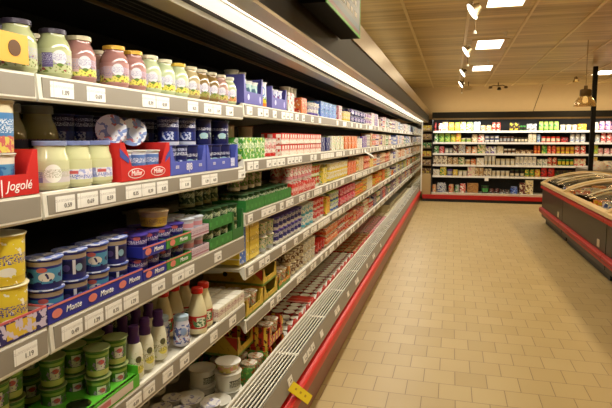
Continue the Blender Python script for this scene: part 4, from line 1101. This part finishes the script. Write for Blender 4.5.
def rseg(i, p0, p1, form, a, b, c, word, h=.17, w_=.12, stack=1):
    z = (RZ + [.2])[i]
    h = min(h * 1.25, .215) if (stack == 1 and i < 5) else h * 1.1
    nm = (['top shelf', 'second shelf', 'third shelf', 'fourth shelf', 'fifth shelf', 'deck'])[i]
    lab = f'{word} on the {nm} of the rear cabinet'
    L = bx(p1) - bx(p0); n = max(1, int(round(L / w_)))
    step = L / n; w_ = round(step - .007, 3)
    for q in range(n):
        x = bx(p0) + step * (q + .5)
        if x > XR - .15 or x > 4.0: continue
        for s in range(stack):
            if form == 'box': p = rbox(w_, h, a, b, c)
            elif form == 'bag': p = rbag(w_, h, a, b, c)
            else: p = rcup(a, b, c, h, w_ / 2 - .001)
            place(p, (x, RY + .06 + rng.uniform(0, .03), z + .001 + s * (h + .001)), 0 if form != 'cup' else -PI / 2, lab, {'box': 'carton', 'bag': 'pouch', 'cup': 'tub'}[form], word + ', rear ' + nm)
R = rseg
# row 1
R(0, 434, 437, 'bag', WN, RD, DK, 'dark red pouches', w_=.09)
R(0, 439, 443, 'box', WH, RD, WH, 'tall white carton', w_=.08, h=.15)
R(0, 443, 449, 'box', CR, TN, WH, 'cream carton', h=.19)
R(0, 449, 456, 'bag', YE_, TN, RD, 'yellow pouch with tan print')
R(0, 456, 462, 'bag', LG, YE_, GR, 'lime green pouch')
R(0, 462, 468, 'box', WH, YE_, GY, 'white and yellow carton', h=.19)
R(0, 468, 476, 'bag', LG, WH, GR, 'pale green pouch')
R(0, 476, 483, 'box', '#b8c6d8', WH, BL, 'pale blue carton', h=.19)
R(0, 483, 495, 'bag', TN, CR, BR, 'low tan pouch', h=.11)
R(0, 495, 504, 'bag', RD, CR, WN, 'red and cream pouch', h=.16, w_=.10)
R(0, 513, 523, 'box', DK, YE_, BR, 'dark carton with yellow print', h=.15, w_=.10)
R(0, 523, 530, 'cup', GR, DK, DK, 'dark green tub', h=.10, w_=.09)
R(0, 530, 540, 'box', GY, DK, WH, 'grey and black carton', h=.13, w_=.10)
R(0, 542, 562, 'bag', LG, GR, YE_, 'green and yellow pouch', h=.17)
R(0, 563, 580, 'cup', WH, CR, YE_, 'white tub with yellow lid', h=.11, w_=.13)
R(0, 580, 588, 'box', YE_, OR, CR, 'yellow and orange carton', h=.12)
R(0, 592, 600, 'bag', CR, TN, WH, 'cream pouch right of the black post', h=.15)
R(0, 600, 640, 'bag', PK, PU, WH, 'pink and purple pouch', h=.17)
# row 2
R(1, 434, 439, 'bag', GR, WH, LG, 'green and white pouch')
R(1, 439, 452, 'bag', LG, GR, YE_, 'bright green pouch', h=.17)
R(1, 452, 458, 'bag', YE_, LG, GR, 'olive yellow pouch', h=.15)
R(1, 458, 463, 'box', YE_, OR, CR, 'tall yellow carton', h=.20, w_=.10)
R(1, 463, 474, 'cup', CR, LG, WH, 'cream and green tub', h=.08)
R(1, 474, 481, 'bag', CR, TN, WH, 'large cream pouch', h=.15)
R(1, 481, 488, 'bag', WH, RD, CR, 'white and red pouch', h=.15)
R(1, 488, 503, 'cup', NV, WH, GY, 'navy and white tub', h=.075, w_=.10, stack=2)
R(1, 503, 518, 'cup', BR, GY, WH, 'brown and grey tub', h=.11, w_=.09)
R(1, 518, 532, 'cup', DK, CR, TN, 'dark and cream tub', h=.09, w_=.08)
R(1, 532, 540, 'box', CR, WH, TN, 'light cream carton', h=.16, w_=.10)
R(1, 541, 544, 'box', '#9fb8c8', BL, WH, 'slim blue-grey carton', h=.15, w_=.06)
R(1, 545, 564, 'cup', RD, CR, OR, 'red tub', h=.11, w_=.10)
R(1, 564, 572, 'bag', WN, RD, DK, 'dark crimson pouch', h=.10)
R(1, 573, 588, 'bag', GY, WH, BL, 'silver grey pouch', h=.16)
R(1, 592, 602, 'bag', GY, WH, TL, 'grey pouch right of the black post', h=.15)
R(1, 602, 640, 'bag', RD, WH, PK, 'round red and white pouch', h=.18)
# row 3
R(2, 434, 440, 'bag', GR, WH, GR, 'dark green and white pouch', h=.14)
R(2, 440, 446, 'bag', RD, PK, WH, 'pink-red pouch', h=.13)
R(2, 446, 455, 'cup', GY, WH, DK, 'grey tub', h=.10)
R(2, 455, 461, 'box', WN, CR, GY, 'maroon carton', h=.15)
R(2, 461, 468, 'box', GY, CR, BR, 'grey carton', h=.17)
R(2, 468, 481, 'bag', CR, OR, WH, 'cream pouch with orange print', h=.13)
R(2, 481, 489, 'box', CR, GR, YE_, 'cream and green carton', h=.17)
R(2, 489, 500, 'box', WH, PU, BR, 'white and violet carton', h=.13, w_=.10)
R(2, 500, 508, 'bag', CR, WH, TN, 'pale cream pouch', h=.14)
R(2, 508, 520, 'cup', WH, BR, CR, 'white tub with brown band', h=.09, w_=.10)
R(2, 520, 537, 'box', BR, CR, TN, 'low brown carton', h=.07)
R(2, 538, 545, 'bag', OR, RD, YE_, 'orange pouch', h=.15, w_=.10)
R(2, 546, 551, 'box', GR, LG, YE_, 'green carton', h=.15, w_=.10)
R(2, 551, 560, 'bag', RD, OR, CR, 'bright red pouch', h=.15)
R(2, 560, 578, 'cup', OR, YE_, LG, 'orange and yellow tub', h=.075, w_=.10, stack=2)
R(2, 578, 589, 'bag', RD, WH, OR, 'red pouch by the black post', h=.15)
R(2, 593, 600, 'box', LG, YE_, GR, 'lime carton right of the black post', h=.16, w_=.10)
R(2, 600, 640, 'bag', PK, WH, RD, 'pink pouch', h=.11)
# row 4
R(3, 434, 449, 'box', CR, BR, WH, 'cream and brown carton', h=.17)
R(3, 449, 461, 'bag', TN, CR, BR, 'tan pouch', h=.14)
R(3, 461, 468, 'bag', CR, GR, TN, 'cream and green pouch', h=.14)
R(3, 468, 474, 'cup', CR, TN, WH, 'cream tub', h=.10)
R(3, 474, 480, 'bag', OR, CR, TN, 'glowing orange pouch', h=.11)
R(3, 480, 488, 'box', WH, CR, TN, 'white and tan carton', h=.13)
R(3, 488, 500, 'cup', WH, CR, GY, 'tall white tub', h=.17, w_=.08)
R(3, 500, 520, 'cup', CR, WH, YE_, 'cream tub with yellow lid', h=.12, w_=.10)
R(3, 520, 541, 'box', WH, GY, CR, 'white and grey carton', h=.16, w_=.10)
R(3, 542, 552, 'box', WH, GY, GR, 'white and pale green carton', h=.12, w_=.10)
R(3, 552, 562, 'bag', RD, CR, GR, 'red and green pouch', h=.15, w_=.10)
R(3, 562, 578, 'cup', GR, YE_, WH, 'green tub', h=.12, w_=.10)
R(3, 578, 589, 'box', CR, RD, WH, 'cream and red carton', h=.13)
R(3, 592, 600, 'box', YE_, CR, OR, 'yellow carton right of the black post', h=.17, w_=.10)
# row 5
R(4, 434, 441, 'box', WH, CR, GY, 'small white carton', h=.12)
R(4, 441, 449, 'bag', YE_, GR, CR, 'yellow-green pouch', h=.17)
R(4, 449, 455, 'cup', PU, GY, DK, 'dusky violet tub', h=.13, w_=.10)
R(4, 455, 461, 'bag', YE_, TN, WH, 'mustard pouch', h=.12)
R(4, 461, 471, 'cup', CR, WH, LG, 'pale tub', h=.10, w_=.10)
R(4, 471, 479, 'box', CR, PK, WH, 'cream and pink carton', h=.17)
R(4, 479, 488, 'box', TN, CR, BR, 'tan and cream carton', h=.16)
R(4, 488, 496, 'box', CR, BR, GY, 'cream carton with dark print', h=.14, w_=.10)
R(4, 496, 515, 'cup', WH, CR, DK, 'white tub with dark lid', h=.11, w_=.10)
R(4, 515, 530, 'cup', DK, CR, GR, 'dark tub with green lid', h=.13, w_=.10)
R(4, 530, 540, 'bag', GR, YE_, BR, 'mossy pouch', h=.14, w_=.10)
R(4, 540, 546, 'bag', YE_, OR, CR, 'golden pouch', h=.14)
R(4, 546, 560, 'bag', RD, WN, RD, 'large red pouch', h=.22, w_=.20)
R(4, 560, 590, 'box', DK, WN, GR, 'dim carton', h=.13)
# deck
R(5, 433, 438, 'bag', TN, OR, WH, 'orange-brown pouch', h=.17)
R(5, 438, 449, 'bag', GY, NV, WH, 'grey and navy pouch', h=.21, w_=.17)
R(5, 451, 457, 'bag', TN, RD, CR, 'tan and red pouch', h=.18)
R(5, 458, 463, 'bag', GY, GR, WH, 'grey-green pouch', h=.17, w_=.10)
R(5, 463, 470, 'bag', RD, WH, CR, 'red-topped pouch', h=.20)
R(5, 471, 483, 'box', '#a8763c', '#8f5f2c', TN, 'brown cardboard box', h=.105, w_=.25, stack=2)
R(5, 486, 494, 'cup', DK, GR, GR, 'dark green bucket', h=.16, w_=.14)
R(5, 494, 505, 'bag', WN, DK, GY, 'dim maroon pouch', h=.11)
R(5, 505, 516, 'bag', DK, GY, BR, 'low dark pouch', h=.09)
R(5, 516, 524, 'bag', BL, NV, WH, 'deep blue pouch', h=.16)
R(5, 525, 531, 'box', WN, CR, BR, 'narrow maroon carton', h=.24, w_=.10)
R(5, 531, 539, 'box', CR, BR, YE_, 'tall cream carton', h=.30, w_=.14)
# hanging white card at the shelf edge
o = MB().box(bx(489), bx(493), 13.57, 13.574, .50, .60).obj('shelf_card', M_white); tag(o, 'small white card hanging from the fifth shelf edge of the rear cabinet', 'card')

# ---------------------------------------------------------------- corner piece whose rack and packets stand in for a mirror reflection
t = empty('reflection_rack', (0, 0, 0)); tag(t, 'narrow beige corner piece, its rack standing in for a reflection between the cabinets', 'rack')
beige = mat('rack_beige', '#b89c68', .5)
MB().box(-.69, -.475, 13.42, 13.60, .16, .66).obj('base_panel', beige, t)
MB().box(-.74, -.475, 14.02, 14.06, .66, 1.99).obj('back_panel', mat('rack_back', '#4a3318', .6), t)
CZ = [.66, .87, 1.08, 1.29, 1.50, 1.71]
for z in CZ[1:]: MB().box(-.74, -.475, 13.62, 14.02, z - .02, z - .005).obj('rack_shelf', mat('rack_shelf_tan', '#a08450', .5), t)
for i, z in enumerate(CZ):
    for k in range(2):
        c3 = ((BR, YE_, TN), (TN, WN, CR), (YE_, OR, TN), (GR, TN, CR), (TN, BR, YE_), (YE_, CR, OR))[i]
        place(rbox(.11, .12, *c3), (-.66 + k * .12, 13.70, z + .001), 0, f'{["brown","tan","yellow","green-brown","mottled","pale yellow"][i]} packet imitating a reflection in the corner, {["left","right"][k]} one', 'packet', 'packets imitating the corner reflection', 'reflected_packet')

# ---------------------------------------------------------------- freezers on the right
M_fz = mat('freezer_panel', '#1a140b', .35, spec=.3)
M_fzr = mat('freezer_red', '#a8120b', .4, spec=.2)
M_fcream = mat('freezer_cream', '#d8bf8c', .35)
M_bin = mat('freezer_inner', '#b4935e', .4)
glm = bpy.data.materials.new('lid_glass'); glm.use_nodes = True
nt = NT(glm); n_ = nt.n; n_.remove(n_['Principled BSDF'])
tr = n_.new('ShaderNodeBsdfTransparent'); tr.inputs[0].default_value = (.93, .92, .86, 1)
gl = n_.new('ShaderNodeBsdfGlossy'); gl.inputs['Roughness'].default_value = .04
fz = n_.new('ShaderNodeLayerWeight'); fz.inputs[0].default_value = .25
mx = n_.new('ShaderNodeMixShader'); nt.l.new(nt.math('MULTIPLY', fz.outputs['Facing'], .30), mx.inputs[0]); nt.l.new(tr.outputs[0], mx.inputs[1]); nt.l.new(gl.outputs[0], mx.inputs[2])
nt.l.new(mx.outputs[0], n_['Material Output'].inputs[0])
FX0, FX1 = 1.57, 3.10
def arch(t_):   # t 0..1 across the width
    x = FX0 + (FX1 - FX0) * t_
    return x, .725 + .205 * (math.sin(PI * t_) ** .75)
ARC = [arch(i / 16) for i in range(17)]
def freezer(y0, y1, lab):
    t = empty('chest_freezer', (0, 0, 0)); tag(t, lab, 'freezer', 'chest freezers in a row')
    MB().box(FX0 + .02, FX0 + .05, y0 + .006, y1 - .006, .12, .70).obj('side_panel', M_fz, t)
    MB().box(FX1 - .05, FX1 - .02, y0 + .006, y1 - .006, .12, .70).obj('side_panel', M_fz, t)
    MB().box(FX0 + .05, FX1 - .05, y0 + .006, y0 + .03, .12, .70).obj('end_panel', M_fz, t)
    MB().box(FX0 + .05, FX1 - .05, y1 - .03, y1 - .006, .12, .70).obj('end_panel', M_fz, t)
    MB().box(FX0 + .05, FX1 - .05, y0 + .03, y1 - .03, .52, .55).obj('bin_floor', M_bin, t)
    for xa in (FX0 + .052, FX1 - .062): MB().box(xa, xa + .010, y0 + .032, y1 - .032, .552, .693).obj('bin_liner', M_fcream, t)
    MB().box(FX0 + .09, FX1 - .09, y0 + .04, y1 - .04, 0, .12).obj('plinth', M_black, t)
    mb = MB()
    for (a, b) in ((FX0 - .01, FX0 + .02),):
        mb.prism([(a + .01, .62), (a - .006, .63), (a - .006, .665), (a + .01, .675), (b, .675), (b, .62)], 'y', y0, y1)
    mb.obj('red_strip', M_fzr, t)
    MB().prism([(FX0 + .02, .19), (FX0 - .01, .195), (FX0 - .025, .215), (FX0 - .025, .27), (FX0 - .01, .285), (FX0 + .02, .29)], 'y', y0, y1, smooth=True).obj('bumper', M_fzr, t)
    MB().box(FX0 - .028, FX0 - .0255, y0, y1, .236, .248).obj('bumper_line', mat('bumper_dark', '#5c100c', .4), t)
    MB().box(FX0 - .015, FX0 + .075, y0, y1, .695, .735).obj('rim', M_fcream, t)
    MB().box(FX1 - .075, FX1 + .015, y0, y1, .695, .735).obj('rim', M_fcream, t)
    for ye in (y0 + .025, y1 - .025):
        pts = [(x, z + .014) for x, z in ARC] + [(x, z - .045) for x, z in reversed(ARC)]
        mb = MB()
        for i in range(16):
            a, b = ARC[i], ARC[i + 1]
            mb.prism([(a[0], a[1] + .014), (b[0], b[1] + .014), (b[0], b[1] - .04), (a[0], a[1] - .04)], 'y', ye - .025, ye + .025)
        mb.obj('arched_frame', M_fcream, t, recalc=False)
    # sliding lids: two glass sheets each with a pale edge frame
    ym = (y0 + y1) / 2
    for s, (a, b, off) in enumerate(((y0 + .06, ym + .05, .012), (ym - .05, y1 - .06, -.012))):
        mb = MB()
        vs = [(x, yy_, z - .01 + off) for x, z in ARC[1:-1] for yy_ in (a, b)]
        fs = [(2 * i, 2 * i + 1, 2 * i + 3, 2 * i + 2) for i in range(len(ARC) - 3)]
        g = mb.add(vs, fs, 0, True).obj('glass_lid', glm, t, recalc=False)
        sm = g.modifiers.new('thickness', 'SOLIDIFY'); sm.thickness = .004
        mf = MB()
        for yy_ in (a, b): mf.tube([(x, yy_, z - .004 + off) for x, z in ARC[1:-1]], .012, 6)
        mf.tube([(ARC[8][0], a, ARC[8][1] + off), (ARC[8][0], b, ARC[8][1] + off)], .010, 6)
        mf.obj('lid_frame', mat('lid_frame_white', '#e6dcc0', .35), g)
    # latch plate on the aisle side
    yl = y0 + .28
    MB().box(FX0 + .012, FX0 + .022, yl - .045, yl + .045, .32, .40).obj('rating_plate', mat('plate_pale', '#bfae8c', .45), t)
    return t
for y0, y1, lab in ((8.55, 10.40, 'red-striped chest freezer with arched glass lid, furthest of the aisle-side row'), (6.22, 8.54, 'red-striped chest freezer in the middle of the aisle-side row'), (3.89, 6.21, 'red-striped chest freezer cut by the right picture edge')):
    freezer(y0, y1, lab)
# frozen packs inside
fp = [(RD, CR, WH), (TN, OR, CR), (WH, BL, GY), (OR, YE_, RD), (CR, BR, WH), (GR, CR, YE_)]
for fi, (y0, y1) in enumerate(((8.62, 10.3), (6.3, 8.45), (4.0, 6.1))):
    ny = int((y1 - y0) / .24)
    for i in range(6):
        for j in range(ny):
            c3 = fp[(i // 2 + j // 3 + fi) % 6]
            p = rbox(.20, (.12 if (i + j) % 3 else .15) if i else .09, *c3)
            place(p, (FX0 + .20 + i * .225, y0 + .12 + j * .24, .552), rng.uniform(-.12, .12),
                  f'frozen food packet lying in the {["furthest","middle","nearest"][fi]} chest freezer, {["aisle side","aisle side","centre","centre","outer side","outer side"][i]}', 'frozen packet', f'frozen packets, {["furthest","middle","nearest"][fi]} freezer', 'frozen_packet')
# raised chilled counter behind the freezers
t = empty('chilled_counter', (0, 0, 0)); tag(t, 'higher chilled counter with sloping grey front behind the chest freezers', 'chilled counter')
MB().box(2.50, 5.2, 10.75, 12.1, 0, .72).obj('counter_body', M_fz, t)
MB().prism([(10.70, .70), (10.70, .82), (10.82, .93), (12.1, .93), (12.1, .70)], 'x', 2.46, 5.2).obj('counter_top', mat('counter_grey', '#6e6450', .4), t)
for i in range(14):
    c3 = [(WH, '#e8d8c0', PK), (WH, GY, OR), (CR, WH, PK)][i % 3]
    place(rbag(.20, .16, *c3), (2.62 + (i % 7) * .22, 10.98 + (i // 7) * .3, .932), rng.uniform(-.3, .3), f'pale glossy pouch heaped on the chilled counter, {["front","rear"][i // 7]} row', 'pouch', f'pale pouches on the counter, {["front","rear"][i // 7]}')

# black post
o = MB().box(2.355, 2.425, 10.55, 10.62, 0, 2.76).obj('support_post', mat('post_black', '#040302', .6, spec=.2)); tag(o, 'slim square black post rising from the end of the freezers', 'post')

# ---------------------------------------------------------------- ceiling things
M_panel = mat('lamp_panel', (1.0, .93, .78, 1), .5, emit=6.0)
M_trimc = mat('lamp_trim', '#d3b988', .4)
for i, (x, y) in enumerate(CEIL_LAMPS):
    t = empty('ceiling_lamp', (x, y, ZC)); tag(t, f'recessed rectangular ceiling lamp, {["second","third","fourth","first overhead","rearmost overhead"][i % 5] if i < 5 else ["furthest","fourth","third","second","nearest"][i - 5]} of the {"row beside the spotlight track" if i < 5 else "right-hand row"}', 'ceiling lamp', 'ceiling lamps')
    mb = MB()
    for a in (-.235, .165): mb.box(a, a + .07, -.40, .40, -.012, 0)
    for b in (-.40, .37): mb.box(-.165, .165, b, b + .03, -.012, 0)
    mb.obj('frame', M_trimc, t)
    MB().box(-.165, .165, -.37, .37, -.006, -.001).obj('diffuser', M_panel, t)
# spotlight track
t = empty('light_track', (.13, 0, ZC)); tag(t, 'long pale ceiling track carrying the spotlights down the aisle', 'light track')
MB().box(-.016, .016, 3.0, 13.9, -.045, -.012).obj('track', M_rail, t)
M_face = mat('spot_face', (1.0, .9, .72, 1), .5, emit=5.0)
M_can = mat('spot_can', '#6f5c3c', .35, metal=.4)
for i, y in enumerate((5.35, 7.75, 10.2, 12.3)):
    t = empty('track_spotlight', (.15, y, 2.755)); tag(t, f'round spotlight on the ceiling track, {["nearest","second","third","furthest"][i]} of four', 'spotlight', 'spotlights on the track')
    MB().tube([(0, 0, 0), (0, 0, -.05)], .012).obj('stem', M_can, t)
    c = MB().lathe([(0, .080), (.035, .080), (.055, .035), (.090, 0), (.085, -.002), (0, -.001)], 20).obj('lamp_can', M_can, t)
    c.location = (0, 0, -.085); c.rotation_euler = (math.radians(-9), math.radians(56), 0)
    f = MB().lathe([(0, -.0035), (.080, -.003), (.080, -.002), (0, -.002)], 20).obj('lamp_face', M_face, c, recalc=False)
    MB().tube([(.03, .10, -.02), (.03, .10, -.24)], .006).obj('rod', M_can, t)
    MB().lathe([(0, -.27), (.018, -.268), (.012, -.24), (0, -.24)], 12, cx=.03, cy=.10).obj('rod_tip', M_white, t)
# small ceiling sensors
for i, (x, y) in enumerate(((.60, 7.15), (.55, 9.6))):
    o = MB().lathe([(0, 0), (.022, 0), (.018, -.02), (.010, -.026), (.010, -.055), (.016, -.06), (0, -.064)], 14).obj('sprinkler', M_white, loc=(x, y, ZC)); tag(o, f'small white ceiling sprinkler head, {["nearer","further"][i]} one', 'sprinkler', 'sprinkler heads')
# pendant lamps over the freezers
pgl = mat('pendant_glass', '#d8c088', .12, alpha=1)
pg = bpy.data.materials.new('pendant_clear'); pg.use_nodes = True
nt = NT(pg); pb_ = nt.n['Principled BSDF']; pb_.inputs['Base Color'].default_value = rgb('#e8cf98'); pb_.inputs['Roughness'].default_value = .1
pb_.inputs['Transmission Weight'].default_value = .75; pb_.inputs['IOR'].default_value = 1.3
for i, (x, y, z, s) in enumerate(((1.70, 8.0, 1.935, 1.0), (2.46, 12.5, 2.68, .45))):
    t = empty('pendant_lamp', (x, y, z)); t.scale = (s, s, s)
    tag(t, ['glass bell pendant lamp with bronze cap hanging before the black post', 'small distant pendant lamp near the rear wall above the rear cabinet'][i], 'pendant lamp')
    MB().lathe([(.142, 0), (.136, .02), (.118, .07), (.085, .115), (.062, .13), (.058, .127), (.080, .11), (.112, .067), (.130, .018), (.137, 0), (.142, 0)], 24).obj('glass_shade', pg, t)
    MB().lathe([(0, .13), (.065, .13), (.072, .14), (.072, .21), (.060, .222), (.025, .225), (.022, .27), (0, .27)], 20).obj('lamp_cap', mat('pendant_bronze', '#6a5430', .35, metal=.6), t)
    MB().tube([(0, 0, .27), (0, 0, (ZC - z) / s)], .006).obj('cord', mat('cord_tan', '#a88c5c', .5), t)
    MB().lathe([(0, .04), (.03, .05), (.036, .075), (.028, .11), (.018, .13), (0, .13)], 16).obj('bulb', mat('bulb_glow', (1.0, .82, .5, 1), .4, emit=1.2), t)
# small exit-like plate and bracket lamp near the rear ceiling
t = empty('bracket_light', (1.0, 13.4, 2.72)); tag(t, 'small dark two-armed bracket light under the ceiling near the rear wall', 'bracket light')
MB().tube([(0, 0, .08), (0, 0, 0)], .012).obj('stem', M_can, t)
for s in (-1, 1):
    MB().tube([(0, 0, 0), (s * .10, 0, .02), (s * .17, 0, -.02)], .010).obj('arm', M_can, t)
    MB().lathe([(0, .03), (.03, .025), (.045, -.02), (0, -.03)], 14, cx=s * .17, cy=0, z0=-.03).obj('lamp_head', M_can, t)
MB().lathe([(0, .03), (.03, .025), (.05, -.03), (0, -.04)], 14, cx=.02, cy=-.05, z0=-.06).obj('lamp_head', mat('head_dark', '#2e2412', .4), t)
o = MB().box(.24, .42, 13.0, 13.03, 2.60, 2.70).obj('ceiling_sign', mat('plate_cream', '#dcc898', .5)); tag(o, 'small cream plate hanging under the ceiling beside the track end', 'plate')
MB().box(.32, .34, 13.01, 13.02, 2.70, 2.8).obj('hanger', M_can, o)

# ---------------------------------------------------------------- aisle sign on the canopy
t = empty('aisle_sign', (0, 0, 0)); tag(t, 'green-framed grey sign box with white lettering mounted on the cabinet canopy', 'sign')
sy0, sy1, sz0, sz1, sxa, sxb = 1.95, 2.69, 1.99, 2.36, -.545, -.448
MB().box(sxa, sxb - .004, sy0, sy1, sz0, sz1).obj('sign_box', mat('sign_black', '#020202', .7, spec=.1), t)
MB().box(sxb - .004, sxb - .001, sy0 + .012, sy1 - .012, sz0 + .012, sz1 - .012).obj('sign_face', printed('sign_face_print', '#7a8290', [('z', sz0, sz0 + .035, '#8a5a5a'), ('z', sz0 + .030, sz0 + .055, '#5c7a94')], coord='flat'), t)
mb = MB(); gw = .012
mb.box(sxb - .004, sxb, sy0, sy1, sz0, sz0 + gw); mb.box(sxb - .004, sxb, sy0, sy1, sz1 - gw, sz1)
mb.box(sxb - .004, sxb, sy0, sy0 + gw, sz0 + gw, sz1 - gw); mb.box(sxb - .004, sxb, sy1 - gw, sy1, sz0 + gw, sz1 - gw)
mb.obj('sign_frame', mat('sign_green', '#5ac81e', .4), t)
mb = MB()
for k in range(4):
    for j in range(6):
        y = sy0 + .10 + j * .095
        mb.box(sxb - .001, sxb, y, y + .05 + .02 * ((j * 7 + k) % 2), sz0 + .075 + k * .05, sz0 + .098 + k * .05)
mb.obj('lettering', ink_white, t)

# remove the master packs that everything was copied from
for p in PROTO:
    for o in p.parts: bpy.data.objects.remove(o)
    bpy.data.objects.remove(p.root)
